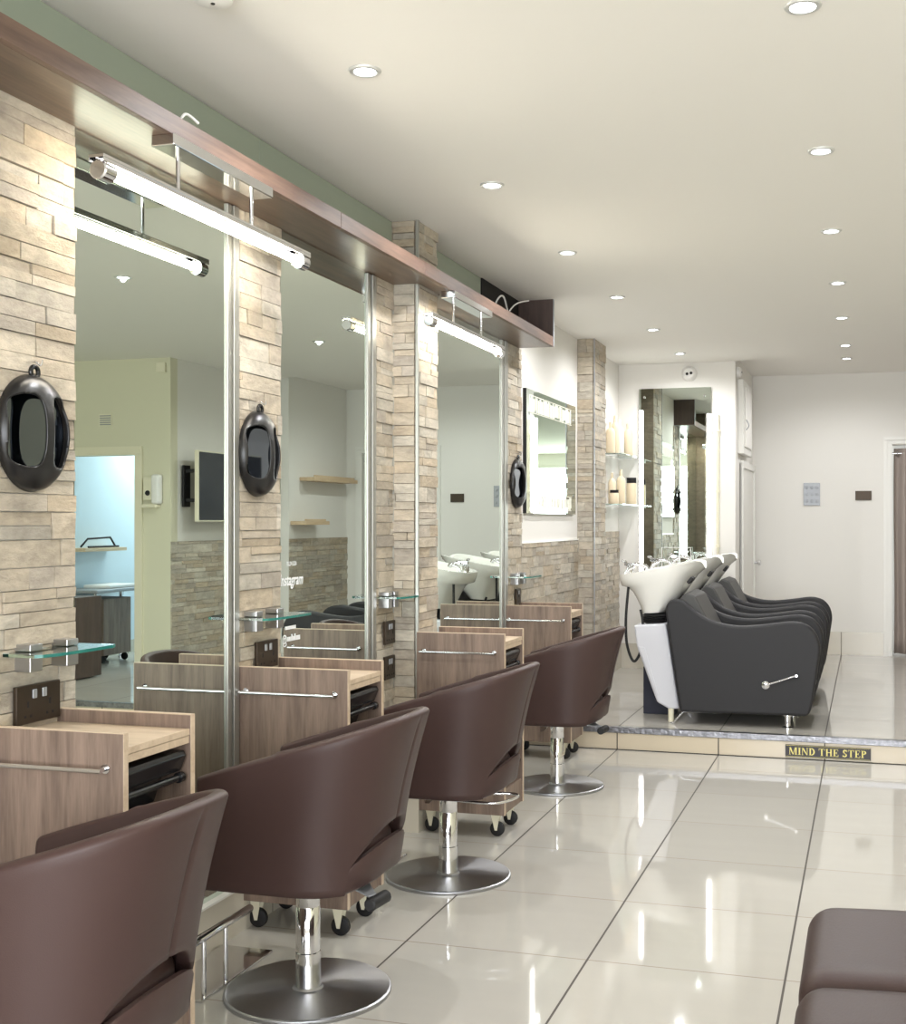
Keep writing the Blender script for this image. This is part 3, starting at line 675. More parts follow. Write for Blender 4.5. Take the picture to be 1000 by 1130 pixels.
hand_mirror(3.690, 1.588, 'oval black hand mirror on the pier beside the lettered mirror')
hand_mirror(6.84, 1.585, 'farthest oval black hand mirror, beside the white wall')

# ------------------------------------------------------------------ lit mirror on the white wall
def led_mirror_left():
    t = thing('lit_wall_mirror', 'frameless lit mirror with frosted pattern bands on the white wall', 'mirror', (0.0, 7.05, 1.41))
    L, H = 1.28, 0.765
    obj('mirror_glass', B((0.014, 0.022, 0, L, 0, H)), M['mirror'], t)
    obj('casing', B((0.0, 0.014, 0.01, L-0.01, 0.01, H-0.01), (0.0, 0.021, -0.006, 0.0, 0, H)), M['dark'], t)
    obj('light_strip', B((0.022, 0.0228, 0.09, 0.17, 0.01, H-0.16)), M['led'], t)
    rnd = random.Random(9)
    for z0, z1 in ((H-0.135, H-0.04), (0.03, 0.115)):
        bm = bmesh.new(); y = 0.19 if z0 < 0.3 else 0.06
        while y < L-0.14:
            wv = rnd.choice((0.012, 0.02, 0.035)); box(bm, 0.022, 0.0226, y, y+wv, z0+rnd.choice((0, 0, 0.012)), z1-rnd.choice((0, 0, 0.012))); y += wv+rnd.choice((0.004, 0.007, 0.01))
        box(bm, 0.022, 0.0226, 0.06 if z0 > .3 else .19, L-0.13, z0-0.008, z0-0.003); box(bm, 0.022, 0.0226, 0.06 if z0 > .3 else .19, L-0.13, z1+0.003, z1+0.008)
        obj('frosted_band', bm, M['frost'], t)
    for y, z in ((0.06, H-0.15), (L-0.07, H-0.1), (L-0.06, 0.13)):
        bm = bmesh.new(); lathe(bm, [(0.009, 0.022), (0.009, 0.026), (0.004, 0.028)], (0, y, z), 16, 'X'); obj('screw_cap', bm, M['chrome'], t)
led_mirror_left()
t = thing('lit_tall_mirror', 'tall frameless mirror with glowing side strips behind the wash basins', 'mirror', (0.18, WALL_Y, 0.78))
obj('mirror_glass', B((0, 0.60, -0.026, -0.018, 0, 1.69)), M['mirror'], t)
obj('casing', B((0.01, 0.59, -0.018, 0.0, 0.01, 1.68)), M['white'], t)
obj('light_strip', B((0.0, 0.034, -0.028, -0.026, 0.0, 1.51)), M['led'], t)
obj('light_strip', B((0.566, 0.602, -0.028, -0.026, 0.0, 1.47)), M['led'], t)
for x in (0.045, 0.545):
    bm = bmesh.new(); lathe(bm, [(0.004, -0.032), (0.009, -0.030), (0.009, -0.026)], (x, 0, 1.62), 16, 'Y'); obj('screw_cap', bm, M['chrome'], t)
bm = bmesh.new(); tube(bm, [(0.835, WALL_Y-0.012, 0.9), (0.835, WALL_Y-0.012, 2.24)], 0.012, 10)
for z in (1.15, 1.6, 2.1): box(bm, 0.818, 0.852, WALL_Y-0.028, WALL_Y, z, z+0.02)
tag(obj('wall_conduit', bm, M['cream_pl'], smooth=True), 'thin cream conduit running up beside the tall lit mirror', 'pipe')
t = thing('wall_detector', 'white round detector with two dark dots above the tall lit mirror', 'detector', (0.598, WALL_Y, 2.588))
bm = bmesh.new(); lathe(bm, [(0.04, -0.05), (0.055, -0.035), (0.064, -0.012), (0.064, 0.0)], (0, 0, 0), 32, 'Y'); obj('detector_body', bm, M['white'], t, smooth=True)
for x, z in ((-0.014, -0.006), (0.020, 0.0)):
    bm = bmesh.new(); lathe(bm, [(0.006, -0.054), (0.012, -0.050), (0.012, -0.046)], (x, 0, z), 16, 'Y'); obj('detector_lens', bm, M['dark'], t)
bm = bmesh.new(); P = [(0.38, 9.90, 0.95), (0.38, 9.90, 1.145), (0.62, 9.90, 1.145), (0.62, 9.90, 0.95)]
tube(bm, P, 0.004, 8, True); tube(bm, smooth_pts([(0.47, 9.89, 1.08), (0.44, 9.89, 1.06), (0.45, 9.89, 1.01), (0.56, 9.89, 1.0)]), 0.005, 8); tube(bm, [(0.38, 9.90, 0.95), (0.38, WALL_Y-0.026, 0.95)], 0.004, 8); tube(bm, [(0.62, 9.90, 0.95), (0.62, WALL_Y-0.026, 0.95)], 0.004, 8)
for v in bm.verts: v.co -= Vector((0.18, WALL_Y, 0.78))
obj('wire_frame', bm, M['white'], bpy.data.objects['lit_tall_mirror'], smooth=True)

# ------------------------------------------------------------------ corner shelves with bottles
def corner_shelf(z, lb):
    t = thing('corner_shelf', lb, 'shelf', (0.0, 9.0, z), group='narrow glass shelves behind the rear pier')
    obj('glass_plate', B((0.014, 0.17, 0.3, 0.97, -0.008, 0)), M['glass'], t); [obj('shelf_bracket', B((0.002, 0.12, y, y+0.01, -0.02, -0.008)), M['white'], t) for y in (0.31, 0.94)]
corner_shelf(1.90, 'upper narrow glass shelf of bottles beside the tall lit mirror')
corner_shelf(1.50, 'lower narrow glass shelf of bottles beside the tall lit mirror')
def bottle(x, y, z, h, r, lb, m='bottle', g='bottles on the narrow glass shelves', squat=False):
    t = thing('bottle', lb, 'bottle', (x, y, z), group=g)
    bm = bmesh.new()
    if squat: lathe(bm, [(r*0.9, 0), (r, 0.01), (r, h*0.75), (r*0.9, h*0.8)], seg=28)
    else: lathe(bm, [(r*0.92, 0), (r, 0.008), (r, h*0.68), (r*0.8, h*0.76), (r*0.36, h*0.82)], seg=28)
    obj('bottle_body', bm, M[m], t, smooth=True)
    bm = bmesh.new()
    if squat: lathe(bm, [(r*0.95, h*0.8), (r*0.95, h)], seg=24)
    else: lathe(bm, [(r*0.36, h*0.82), (r*0.34, h*0.98), (r*0.25, h)], seg=20)
    obj('cap', bm, M['dark'] if squat else M[m], t, smooth=True)
bottle(0.06, 9.36, 1.90, 0.25, 0.035, 'first pale bottle from the pier on the upper shelf')
bottle(0.07, 9.48, 1.90, 0.31, 0.036, 'tallest pale bottle on the upper shelf')
bottle(0.08, 9.62, 1.90, 0.29, 0.036, 'pale bottle third from the pier on the upper shelf', 'bottle2')
bottle(0.12, 9.78, 1.90, 0.27, 0.040, 'pale bottle at the mirror end of the upper shelf')
bottle(0.06, 9.42, 1.50, 0.25, 0.030, 'first slim bottle from the pier on the lower shelf')
bottle(0.10, 9.58, 1.50, 0.28, 0.036, 'slim pump bottle in the middle of the lower shelf')
bottle(0.155, 9.74, 1.50, 0.22, 0.042, 'broad bottle with dark cap at the end of the lower shelf', 'bottle', squat=True)
bottle(0.09, 9.36, 1.50, 0.11, 0.036, 'small squat jar on the lower shelf nearest the pier', 'bottle', squat=True)

# ------------------------------------------------------------------ backwash units
def sup(cx, cz_l, cz_r, xl, xr, w_, n=48, e=2.6, notch=0.0):
    out = []
    for k in range(n):
        a = 2*PI*k/n; c, s = math.cos(a), math.sin(a)
        X = math.copysign(abs(c)**(2/e), c); Y = math.copysign(abs(s)**(2/e), s)
        x = (xl+xr)/2+(xr-xl)/2*X; z = cz_l+(cz_r-cz_l)*(X+1)/2
        y = w_*Y
        if notch and X > 0.6: z -= notch*math.exp(-(y/0.10)**2)*(X-0.6)/0.4
        out.append((x, y+cx, z))
    return out
def make_backwash(lb, loc):
    t = thing('backwash_unit', lb, 'wash unit', loc, group='backwash units on the raised floor')
    z0 = RAISE
    prof = [(0.84, 0.805), (0.845, 0.845), (0.865, 0.875), (0.905, 0.889), (0.951, 0.876), (1.025, 0.818), (1.099, 0.772), (1.201, 0.743), (1.316, 0.736), (1.459, 0.751), (1.573, 0.767), (1.643, 0.762), (1.699, 0.735), (1.738, 0.68), (1.752, 0.61), (1.741, 0.515), (1.718, 0.35), (1.700, 0.255), (1.682, 0.222), (1.655, 0.213)]
    pp = [(p.x, p.y) for p in smooth_pts([(a, b, 0) for a, b in prof], 4)]+[(1.316, 0.211), (0.929, 0.207), (0.885, 0.50)]
    pp = [(a, b-z0) for a, b in pp]
    for k, y0 in enumerate((0.0, 0.555)):
        bm = bmesh.new(); prism(bm, pp, y0, y0+0.075, 'XZ')
        a = obj('side_panel', bm, M['black_vinyl'], t, bevel=0.016, smooth=True, segs=4, ang=50)
    # seat and back
    bm = bmesh.new(); prism(bm, [(1.14, 0.27), (1.62, 0.31), (1.70, 0.29), (1.715, 0.22), (1.67, 0.13), (1.10, 0.12)], 0.08, 0.55, 'XZ'); obj('seat_cushion', bm, M['seat_vinyl'], t, bevel=0.02, segs=3, smooth=True)
    bm = bmesh.new(); prism(bm, [(0.955, 0.795), (1.01, 0.775), (1.16, 0.50), (1.22, 0.28), (1.12, 0.20), (0.92, 0.50), (0.90, 0.74)], 0.077, 0.553, 'XZ'); obj('backrest', bm, M['seat_vinyl'], t, bevel=0.012, segs=3, smooth=True)
    obj('seat_base', B((0.95, 1.64, 0.08, 0.55, 0.07, 0.125)), M['dark'], t)
    # chrome feet
    for y in (0.05, 0.58):
        bm = bmesh.new(); lathe(bm, [(0.034, 0.0), (0.034, 0.008), (0.018, 0.014), (0.018, 0.07), (0.03, 0.074), (0.03, 0.082)], (1.562, y, 0), 24); obj('front_foot', bm, M['chrome'], t, smooth=True)
        bm = bmesh.new(); tube(bm, [(0.865, y-0.02, 0.004), (0.885, y-0.02, 0.006), (0.945, y-0.012, 0.074), (1.06, y-0.012, 0.078)], 0.006, 10)
        obj('rear_foot', bm, M['chrome'], t, smooth=True)
    # recline lever on the side
    bm = bmesh.new(); lathe(bm, [(0.014, -0.022), (0.024, -0.016), (0.026, 0.0)], (1.439, 0, 0.26), 24, 'Y')
    tube(bm, [(1.439, -0.018, 0.26), (1.618, -0.024, 0.324)], 0.006, 10); lathe(bm, [(0.008, -0.04), (0.013, -0.034), (0.013, -0.016), (0.008, -0.012)], (1.618, 0, 0.324), 18, 'Y')
    obj('recline_lever', bm, M['chrome'], t, smooth=True)
    cy = 0.315
    # pedestal
    bm = bmesh.new(); prism(bm, [(0.632, 0.588), (0.648, 0.46), (0.775, 0.118), (0.849, 0.079), (0.913, 0.082), (0.830, 0.603)], 0.08, 0.55, 'XZ')
    pd = obj('pedestal', bm, M['abs'], t, bevel=0.012, segs=3, smooth=True)
    bm = bmesh.new(); prism(bm, [(0.662, 0.458), (0.700, 0.452), (0.785, 0.165), (0.772, 0.160)], 0.075, 0.081, 'XZ'); obj('access_panel', bm, M['abs'], pd, bevel=0.002)
    obj('pipe_box', B((0.64, 0.84, 0.36, 0.50, 0.0, 0.30)), M['navy'], t, bevel=0.003)
    bm = bmesh.new(); lathe(bm, [(0.018, 0.0), (0.018, 0.09)], (0.86, 0.10, 0), 16); obj('waste_pipe', bm, M['cream_pl'], t, smooth=True)
    # bellows
    bm = bmesh.new(); L = []
    for i in range(9):
        z = 0.598+i*0.0068; r = 0.0 if i % 2 else 0.012
        L.append(sup(cy, z, z, 0.662+r, 0.826-r, 0.20-r, 40, 4))
    loft(bm, L); obj('bellows', bm, M['rubber'], t, smooth=True, ang=20)
    # basin
    sec = [(0.655, 0.657, 0.823, 0.668, 0.19), (0.640, 0.70, 0.868, 0.725, 0.205), (0.612, 0.755, 0.905, 0.775, 0.225), (0.590, 0.790, 0.935, 0.835, 0.24), (0.560, 0.812, 0.975, 0.892, 0.25), (0.520, 0.822, 1.008, 0.935, 0.26), (0.507, 0.860, 1.030, 0.970, 0.265), (0.502, 0.889, 1.045, 0.992, 0.268)]
    L = [sup(cy, zl, zr, xl, xr, wd, notch=0.0 if i < 4 else 0.015*(i-3)) for i, (xl, zl, xr, zr, wd) in enumerate(sec)]
    L.append(sup(cy, 0.892, 0.995, 0.520, 1.030, 0.255, notch=0.062))
    L.append(sup(cy, 0.885, 0.985, 0.600, 1.018, 0.235, notch=0.062)); L.append(sup(cy, 0.80, 0.87, 0.625, 0.965, 0.20, notch=0.02)); L.append(sup(cy, 0.745, 0.76, 0.67, 0.90, 0.14))
    bm = bmesh.new(); loft(bm, L); bs = obj('basin', bm, M['ceramic'], t, smooth=True, ang=60)
    bm = bmesh.new(); box(bm, -0.010, 0.010, -0.05, 0.05, -0.022, 0.022)
    bmesh.ops.rotate(bm, verts=bm.verts, cent=(0, 0, 0), matrix=Matrix.Rotation(math.radians(-38), 3, 'Y').inverted()); bmesh.ops.translate(bm, verts=bm.verts, vec=(0.985, 0.08, 0.872))
    obj('neck_clip', bm, M['rubber'], t, bevel=0.004)
    # tap
    bm = bmesh.new(); lathe(bm, [(0.026, 0.885), (0.024, 0.93), (0.02, 0.94)], (0.56, cy, 0), 24)
    tube(bm, smooth_pts([(0.56, cy, 0.93), (0.60, cy, 0.955), (0.66, cy, 0.945), (0.675, cy, 0.925)]), 0.014, 14)
    tube(bm, [(0.56, cy, 0.945), (0.535, cy-0.03, 0.975), (0.52, cy-0.05, 0.98)], [0.012, 0.010, 0.008], 12)
    box(bm, 0.535, 0.60, cy-0.045, cy-0.005, 0.945, 0.966)
    tp = obj('tap', bm, M['chrome'], t, smooth=True, bevel=0.003)
    bm = bmesh.new(); tube(bm, smooth_pts([(0.555, cy-0.12, 0.90), (0.575, cy-0.12, 0.93), (0.61, cy-0.12, 0.945)]), [0.012]*12+[0.017], 14); obj('spray_head', bm, M['chrome'], tp, smooth=True)
    # hose
    bm = bmesh.new(); tube(bm, smooth_pts([(0.585, cy-0.17, 0.82), (0.575, cy-0.20, 0.62), (0.583, cy-0.20, 0.46), (0.625, cy-0.19, 0.36), (0.672, cy-0.18, 0.45), (0.678, cy-0.18, 0.60), (0.662, cy-0.17, 0.68)], 8), 0.0085, 10)
    obj('drain_hose', bm, M['rubber'], t, smooth=True)
    return t
W1 = make_backwash('nearest backwash unit, its whole black side panel and lever showing', (0, 7.25, RAISE))
dup(W1, (0, 8.19, RAISE), 'middle backwash unit between the nearest and farthest ones')
dup(W1, (0, 9.13, RAISE), 'farthest backwash unit, closest to the rear wall')

# ------------------------------------------------------------------ rear wall details
t = thing('switch_panel', 'square satin steel switch panel with rows of round knobs on rear wall', 'switch', (1.52, BACK_Y, 1.615))
obj('plate', B((-0.075, 0.075, -0.012, 0.0, -0.105, 0.105)), M['sat'], t, bevel=0.003)
for i in range(3):
    for j in range(3):
        bm = bmesh.new(); lathe(bm, [(0.010, -0.022), (0.014, -0.018), (0.014, -0.012)], ((i-1)*0.045, 0, (j-1)*0.062), 16, 'Y'); obj('knob', bm, M['sat'], t, smooth=True)
t = thing('blank_plate', 'small bronze plate on the rear wall beside the curtained doorway', 'wall plate', (1.982, BACK_Y, 1.60))
obj('plate', B((-0.072, 0.072, -0.010, 0.0, -0.043, 0.043)), M['bronze'], t, bevel=0.002)
# cupboard doors in the recess
t = thing('wall_cupboard', 'white shallow cupboard high on the side of the recess', 'cupboard', (NICHE_X, 10.15, 1.93))
obj('cupboard_case', B((0.0, 0.05, 0.0, 0.72, 0.0, 0.62)), M['white_gloss'], t, bevel=0.006)
obj('cupboard_door', B((0.05, 0.062, 0.08, 0.62, 0.06, 0.56)), M['plaster'], t, bevel=0.003)
bm = bmesh.new(); tube(bm, smooth_pts([(0.062, 0.10, 0.2), (0.085, 0.10, 0.24), (0.062, 0.10, 0.29)]), 0.004, 8); obj('door_handle', bm, M['sat'], t, smooth=True)
t = thing('corner_sensor', 'white round sensor at the top corner of the wall recess', 'sensor', (NICHE_X, 10.10, 2.60))
bm = bmesh.new(); lathe(bm, [(0.045, 0.0), (0.045, 0.025), (0.03, 0.04)], (0, 0, 0), 24, 'X'); obj('sensor_body', bm, M['white'], t, smooth=True)
bm = bmesh.new(); lathe(bm, [(0.008, 0.04), (0.006, 0.044)], (0, 0, 0), 12, 'X'); obj('sensor_lens', bm, M['dark'], t)
struct('door_3', B((NICHE_X, NICHE_X+0.018, 10.35, 11.40, RAISE, 1.86), (NICHE_X+0.018, NICHE_X+0.034, 10.30, 10.37, RAISE, 1.88), (NICHE_X+0.018, NICHE_X+0.034, 11.36, 11.43, RAISE, 1.88), (NICHE_X+0.018, NICHE_X+0.034, 10.37, 11.36, 1.82, 1.88)), M['white_gloss'], bevel=0.003)
bm = bmesh.new(); lathe(bm, [(0.012, 0), (0.012, 0.03), (0.024, 0.036), (0.026, 0.055), (0.012, 0.062)], (NICHE_X+0.034, 11.33, 0.98), 20, 'X')
kn = obj('door_knob', bm, M['chrome'], bpy.data.objects['door_3'], smooth=True)
# curtain in the rear doorway
t = thing('doorway_curtain', 'taupe eyelet curtain hanging in the rear doorway', 'curtain', (DX0, BACK_Y+0.05, 0))
bm = bmesh.new(); n = 150; prev = None; wdt = DX1-DX0-0.03
for i in range(n+1):
    u = i/n; x = 0.016+u*wdt; y = 0.028*math.sin(u*2*PI*6.5)+0.008*math.sin(u*31)
    pr = []
    for k in range(13):
        f = k/12; pr.append(bm.verts.new((x+0.004*math.sin(f*6+u*20), y*(0.75+0.35*(1-f)), RAISE+0.02+f*(DZ-0.05-RAISE))))
    if prev:
        for k in range(12): bm.faces.new((prev[k], pr[k], pr[k+1], prev[k+1]))
    prev = pr
cu = obj('curtain_cloth', bm, M['curtain'], t, smooth=True); cu.modifiers.new('s', 'SOLIDIFY').thickness = 0.002
bm = bmesh.new(); tube(bm, [(0.0, 0.0, DZ-0.075), (DX1-DX0, 0.0, DZ-0.075)], 0.010, 12); obj('curtain_rail', bm, M['chrome'], t, smooth=True)
for i in range(13):
    x = 0.016+wdt*(i+0.5)/13
    bm = bmesh.new(); tube(bm, [(x, 0.022*math.cos(2*PI*k/20), DZ-0.075+0.022*math.sin(2*PI*k/20)) for k in range(21)], 0.004, 8); obj('eyelet', bm, M['chrome'], t, smooth=True)

# ------------------------------------------------------------------ step sign with serif letters
def letters(bm, text, x, z, h, y, gap=0.12, wscale=0.86):
    T, t_, s = 0.20, 0.075, 0.055   # thick stem, thin stroke, serif height in units of letter height
    def q(*pts): 
        vs = [bm.verts.new((x+a*h*wscale, y, z+b*h)) for a, b in pts]; bm.faces.new(vs)
    def rect(a, b, c, d): q((a, b), (c, b), (c, d), (a, d))
    def stem(a, wd=T, top=True, bot=True):
        rect(a, 0, a+wd, 1)
        if bot: rect(a-0.08, 0, a+wd+0.08, s)
        if top: rect(a-0.08, 1-s, a+wd+0.08, 1)
    def arc(cx, cz, rx, rz, w0, w1, a0, a1, n=18):
        for i in range(n):
            A, Bq = a0+(a1-a0)*i/n, a0+(a1-a0)*(i+1)/n
            def pt(a, r): 
                k = abs(math.cos(a)); wd = w0+(w1-w0)*k
                return (cx+(rx-wd*r)*math.cos(a), cz+(rz-wd*r)*math.sin(a))
            q(pt(A, 0), pt(Bq, 0), pt(Bq, 1), pt(A, 1))
    for ch in text:
        if ch == ' ': x += 0.42*h*wscale; continue
        if ch == 'I': stem(0.08); wd = 0.36
        elif ch == 'M':
            stem(0.08, t_, top=False); stem(0.86, T); q((0.0, 1), (0.27, 1), (0.62, 0.0), (0.52, 0.0)); q((0.52, 0), (0.62, 0), (0.90, 1), (0.82, 1)); rect(0.0, 1-s, 0.2, 1); wd = 1.14
        elif ch == 'N':
            stem(0.08, t_, top=False); stem(0.72, t_, bot=False); q((0.0, 1), (0.26, 1), (0.795, 0), (0.70, 0)); rect(0, 1-s, .2, 1); wd = 0.87
        elif ch == 'D': stem(0.08); arc(0.28, 0.5, 0.52, 0.5, t_, T, -PI/2, PI/2); rect(0.2, 0, 0.3, s); rect(0.2, 1-s, 0.3, 1); wd = 0.80
        elif ch == 'T': stem(0.30, top=False); rect(0.0, 1-t_, 0.80, 1); rect(0.0, 0.72, 0.05, 1); rect(0.75, 0.72, 0.80, 1); wd = 0.80
        elif ch == 'H': stem(0.08); stem(0.62); rect(0.28, 0.47, 0.62, 0.47+t_); wd = 0.90
        elif ch == 'E': stem(0.08); rect(0.2, 0, 0.68, t_); rect(0.2, 1-t_, 0.66, 1); rect(0.28, 0.47, 0.50, 0.47+t_); rect(0.64, 0, 0.70, 0.28); rect(0.61, 0.74, 0.66, 1); rect(0.46, 0.36, 0.51, 0.66); wd = 0.72
        elif ch == 'P': stem(0.08); arc(0.28, 0.73, 0.40, 0.27, t_, T, -PI/2, PI/2); rect(0.2, 0.46, 0.3, 0.46+t_); wd = 0.68
        elif ch == 'S':
            arc(0.31, 0.735, 0.27, 0.265, t_+0.03, T, PI*0.12, PI*1.35); arc(0.29, 0.265, 0.30, 0.265, t_+0.03, T, -PI*0.88, PI*0.42)
            q((0.10, 0.60), (0.22, 0.68), (0.52, 0.40), (0.40, 0.33)); rect(0.53, 0.68, 0.58, 1); rect(0.0, 0.0, 0.05, 0.32); wd = 0.60
        x += (wd+gap)*h*wscale
    return x
t = thing('step_sign', 'dark sign with pale yellow capitals on the riser of the step', 'sign', (1.567, STEP_Y-0.0145, 0.014))
obj('sign_plate', B((0, 0.47, -0.003, 0.0, 0, 0.07)), M['sign'], t)
tmpb = bmesh.new(); sc = 0.43/letters(tmpb, 'MIND THE STEP', 0, 0, 0.042, -0.0036); tmpb.free(); xe = 0
for wd_ in ('MIND', ' THE', ' STEP'):
    bm = bmesh.new(); xe = letters(bm, wd_, xe, 0, 0.042, -0.0036)
    for v in bm.verts: v.co.x = 0.02+v.co.x*sc; v.co.z += 0.014
    obj('lettering', bm, M['signtext'], t)
bm = bmesh.new()
for a in ((0.004, 0.466, 0.003, 0.0045), (0.004, 0.466, 0.0655, 0.067)): box(bm, a[0], a[1], -0.0036, -0.003, a[2], a[3])
obj('sign_border', bm, M['signtext'], t)

# ------------------------------------------------------------------ white vinyl lettering on the second mirror
def text_mesh(txt, size, width, m, parent, loc, shear=0.0, rot=(PI/2, 0, PI/2)):
    c = bpy.data.curves.new('txt', 'FONT'); c.body = txt; c.size = size; c.shear = shear; c.align_x = 'CENTER'; c.offset = size*0.018
    tmp = bpy.data.objects.new('txt', c); COL.objects.link(tmp)
    dg = bpy.context.evaluated_depsgraph_get(); me = bpy.data.meshes.new_from_object(tmp.evaluated_get(dg))
    bpy.data.objects.remove(tmp, do_unlink=True)
    wd = max(v.co.x for v in me.vertices)-min(v.co.x for v in me.vertices)
    for v in me.vertices: v.co.x *= width/wd
    me.materials.append(m); o = bpy.data.objects.new('lettering', me); COL.objects.link(o); o.parent = parent; o.location = loc; o.rotation_euler = rot
    return o
t = thing('mirror_decal', 'white vinyl lettering stuck on the mirror beside the second pier', 'decal', (0.0092, 3.965, 1.0))
text_mesh('FOLLOW US ON', 0.022, 0.075, M['decal'], t, (0, 0, 0.198))
text_mesh('Instagram', 0.058, 0.185, M['decal'], t, (0, -0.003, 0.128), shear=0.25)
text_mesh('@', 0.045, 0.035, M['decal'], t, (0, -0.055, -0.083))
bm = bmesh.new(); rnd = random.Random(4); y = -0.034
while y < 0.06: wv = rnd.uniform(0.006, 0.012); box(bm, 0, 0.0004, y, y+wv, -0.075, -0.075+rnd.choice((0.016, 0.016, 0.024))); y += wv+0.003
y = -0.05
while y < 0.03: wv = rnd.uniform(0.004, 0.008); box(bm, 0, 0.0004, y, y+wv, -0.032, -0.020); y += wv+0.002
obj('small_lettering', bm, M['decal'], t)

# ------------------------------------------------------------------ upholstered bench in the near corner
t = thing('upholstered_bench', 'brown vinyl bench with padded sections in the near corner', 'bench', (1.885, 1.2, 0))
def pad(y0, y1, nm='seat_pad'):
    bm = bmesh.new(); nx, ny = 26, 22; W_, H0, H1 = 0.62, 0.17, 0.455; vv = {}
    def prof(u):  # rounded across
        return u
    loops = []
    for j in range(ny+1):
        f = j/ny; y = y0+(y1-y0)*f; e = min(f, 1-f)*(y1-y0)
        sh = 0.022*max(0, 1-e/0.05)**2 + (0.0)
        endr = 0.0
        lp = []
        r = 0.06
        top = H1-sh*1.3; x0 = 0+sh*0.55; x1 = W_-sh*0.5
        pts = [(x0+0.006, H0), (x0, H0+0.05), (x0, top-r)]
        for k in range(1, 8): a = PI-PI/2*k/8; pts.append((x0+r+r*math.cos(a), top-r+r*math.sin(a)))
        for k in range(0, 9): q = x0+r+(x1-x0-2*r)*k/8; pts.append((q, top+0.008*math.sin(PI*k/8)))
        for k in range(1, 8): a = PI/2-PI/2*k/8; pts.append((x1-r+r*math.cos(a), top-r+r*math.sin(a)))
        pts += [(x1, top-r), (x1, H0)]
        loops.append([(a, y, b) for a, b in pts])
    loft(bm, loops); return obj(nm, bm, M['leather2'], t, smooth=True, ang=60)
def far_pad(y0, y1):
    # last section: rounded in plan at its free end
    bm = bmesh.new(); ny = 26; W_, H0, H1 = 0.62, 0.17, 0.455; loops = []
    for j in range(ny+1):
        f = j/ny; R_ = 0.075
        yy = y1-R_+R_*math.sin(PI/2*max(0, (f-0.6)/0.4)) if f > 0.6 else y0+(y1-R_-y0)*(f/0.6)
        c = R_*(1-math.cos(PI/2*max(0, (f-0.6)/0.4))) if f > 0.6 else 0
        e = (yy-y0); sh = 0.022*max(0, 1-e/0.05)**2
        r = 0.06; top = H1-sh*1.3-c*0.55; x0 = sh*0.55+c*0.9; x1 = W_-c*0.9
        pts = [(x0+0.006, H0), (x0, H0+0.05), (x0, top-r)]
        for k in range(1, 8): a = PI-PI/2*k/8; pts.append((x0+r+r*math.cos(a), top-r+r*math.sin(a)))
        for k in range(0, 9): q = x0+r+(x1-x0-2*r)*k/8; pts.append((q, top+0.008*math.sin(PI*k/8)))
        for k in range(1, 8): a = PI/2-PI/2*k/8; pts.append((x1-r+r*math.cos(a), top-r+r*math.sin(a)))
        pts += [(x1, top-r), (x1, H0)]
        loops.append([(a, yy, b) for a, b in pts])
    loft(bm, loops); return obj('seat_pad', bm, M['leather2'], t, smooth=True, ang=60)
far_pad(1.245, 1.76); pad(0.62, 1.243); pad(0.0, 0.618)
obj('bench_plinth', B((0.03, 0.59, 0.03, 1.70, 0.0, 0.17)), M['walnut_dark'], t)

# ------------------------------------------------------------------ things seen in the mirrors
t = thing('wall_television', 'flat television on a swing bracket, seen in the nearest mirror', 'television', (3.20, 8.62, 1.36))
bm = B((0.0, 0.035, 0.0, 1.0, 0.0, 0.58)); obj('television_case', bm, M['cream_pl'], t, bevel=0.003)
obj('screen', B((-0.003, 0.0, 0.012, 0.988, 0.012, 0.568)), M['screen'], t)
bm = B((0.03, 0.15, 0.05, 0.07, 0.16, 0.19), (0.03, 0.15, 0.05, 0.07, 0.40, 0.43), (0.145, 0.165, 0.02, 0.12, 0.12, 0.46), (0.035, 0.05, 0.03, 0.6, 0.2, 0.42)); obj('swing_bracket', bm, M['rubber'], t, bevel=0.003)
for a, b, z, lb in ((10.23, 10.75, 1.33, 'lower pale wooden wall shelf, seen in the lettered mirror'), (10.42, 11.42, 1.75, 'upper pale wooden wall shelf, seen in the lettered mirror')):
    t = thing('wooden_shelf', lb, 'shelf', (3.2, a, z), group='pale wooden shelves on the side wall')
    obj('shelf_board', B((-0.16, -0.002, 0, b-a, 0, 0.035)), M['shelfwood'], t, bevel=0.002)
    obj('shelf_lip', B((-0.16, -0.15, 0, b-a-0.08, 0.035, 0.055)), M['shelfwood'], t)
t = thing('soap_dispenser', 'cream wall dispenser with round window, seen beside the mirrored doorway', 'dispenser', (3.52, SIDE_Y, 1.50))
obj('dispenser_body', B((-0.075, 0.0, -0.07, 0.0, 0.0, 0.24)), M['white'], t, bevel=0.02, segs=3)
obj('dispenser_base', B((0.005, 0.09, -0.04, 0.0, 0.03, 0.22), (-0.05, 0.08, -0.08, 0.0, -0.03, 0.0)), M['cream_pl'], t, bevel=0.01)
bm = bmesh.new(); lathe(bm, [(0.02, -0.046), (0.022, -0.04)], (0.045, 0, 0.09), 20, 'Y'); obj('dispenser_button', bm, M['rubber'], t)
t = thing('wall_vent', 'small grey vent grille above the mirrored doorway', 'vent', (3.98, SIDE_Y, 2.19))
obj('vent_frame', B((-0.06, 0.06, -0.008, 0.0, -0.05, 0.05)), M['cream_pl'], t)
for k in range(5): obj('vent_slat', B((-0.052, 0.052, -0.012, -0.008, -0.042+k*0.018, -0.034+k*0.018)), M['sat'], t)
t = thing('junction_box', 'small cream square box high on wall beside the mirrored corner', 'wall box', (3.455, SIDE_Y, 2.60))
obj('box_cover', B((-0.04, 0.04, -0.03, 0.0, -0.04, 0.04)), M['cream_pl'], t, bevel=0.004)
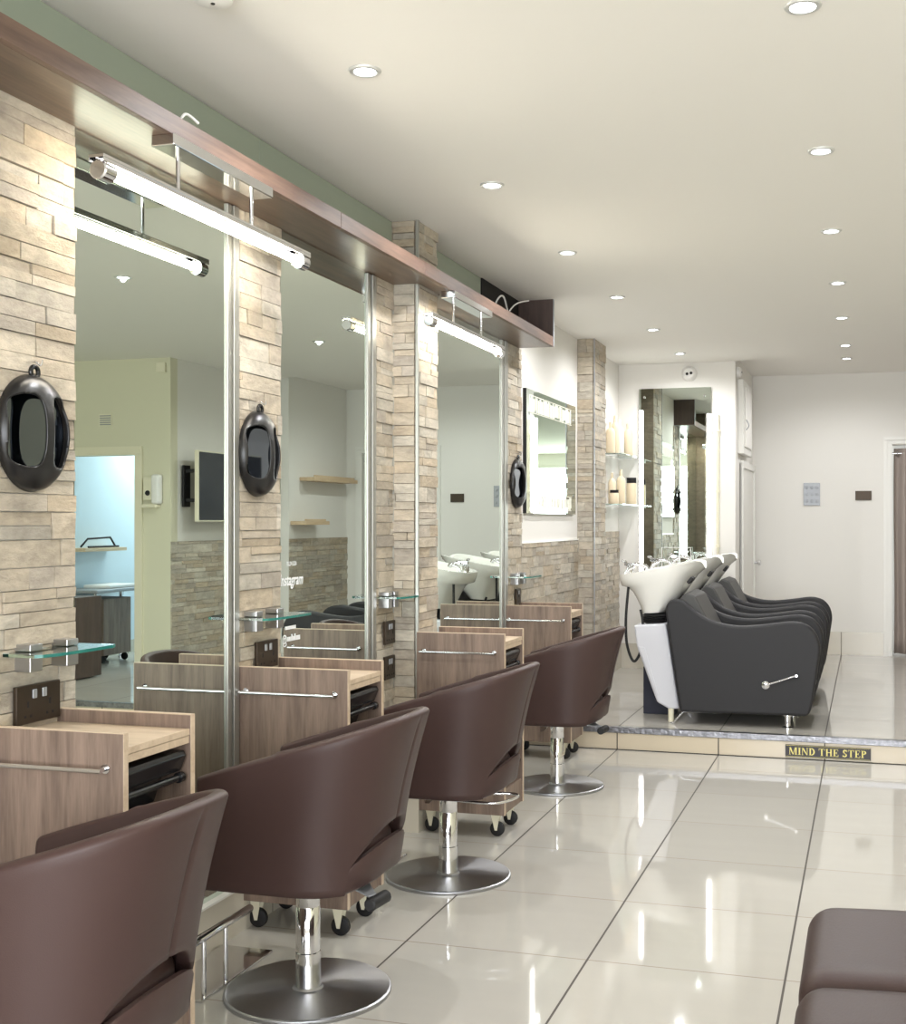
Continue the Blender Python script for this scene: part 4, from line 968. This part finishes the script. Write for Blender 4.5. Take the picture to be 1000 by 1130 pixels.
# the desk in the side room
t = thing('side_table', 'grey topped table with chrome leg in the room seen through the mirror', 'table', (4.22, 8.72, RAISE))
obj('table_top', B((0.0, 0.40, 0.0, 0.82, 0.62, 0.65)), M['sat'], t, bevel=0.01)
for x, y in ((0.05, 0.05), (0.29, 0.76)):
    bm = bmesh.new(); lathe(bm, [(0.026, 0), (0.026, 0.02), (0.02, 0.024), (0.02, 0.62)], (x, y, 0), 20); obj('table_leg', bm, M['chrome'], t, smooth=True)
t = thing('dark_cabinet', 'dark wooden cabinet with chrome rail standing by the mirrored doorway', 'cabinet', (3.86, 7.95, RAISE))
obj('cabinet_body', B((0.0, 0.40, 0, 0.32, 0.01, 0.64)), M['walnut_dark'], t, bevel=0.003)
bm = bmesh.new(); tube(bm, [(0.02, -0.03, 0.50), (0.33, -0.03, 0.50)], 0.008, 10); obj('cabinet_rail', bm, M['chrome'], t, smooth=True)
t = thing('drawer_pedestal', 'grey drawer pedestal on castors under the mirrored side table', 'drawers', (4.32, 8.95, RAISE))
obj('pedestal_body', B((0.0, 0.28, 0, 0.40, 0.07, 0.56)), M['oak'], t, bevel=0.003)
for x in (0.04, 0.24):
    for y in (0.04, 0.36):
        bm = bmesh.new(); lathe(bm, [(0.03, -0.01), (0.035, 0.0), (0.03, 0.01)], (x, y, 0.035), 20, 'Y'); obj('castor', bm, M['rubber'], t, smooth=True)
tag(obj('folded_towel', B((4.28, 4.55, 8.98, 9.36, RAISE+0.65, RAISE+0.68)), M['towel'], bevel=0.012, segs=3), 'folded white towel lying on the mirrored side table', 'towel')
t = thing('floating_shelf', 'pale floating shelf in the room seen through the mirrored doorway', 'shelf', (4.65, 8.88, 1.10))
obj('shelf_board', B((-0.2, 0.0, 0, 0.6, 0, 0.03)), M['shelfwood'], t, bevel=0.002)
bm = bmesh.new(); tube(bm, [(4.55, 8.95, 1.14), (4.53, 9.02, 1.21), (4.52, 9.33, 1.22), (4.53, 9.42, 1.14)], 0.009, 10); tube(bm, [(4.51, 9.0, 1.139), (4.51, 9.44, 1.139)], 0.009, 8)
tag(obj('desk_lamp_arm', bm, M['rubber'], smooth=True), 'dark folded lamp arm resting on the mirrored floating shelf', 'lamp')
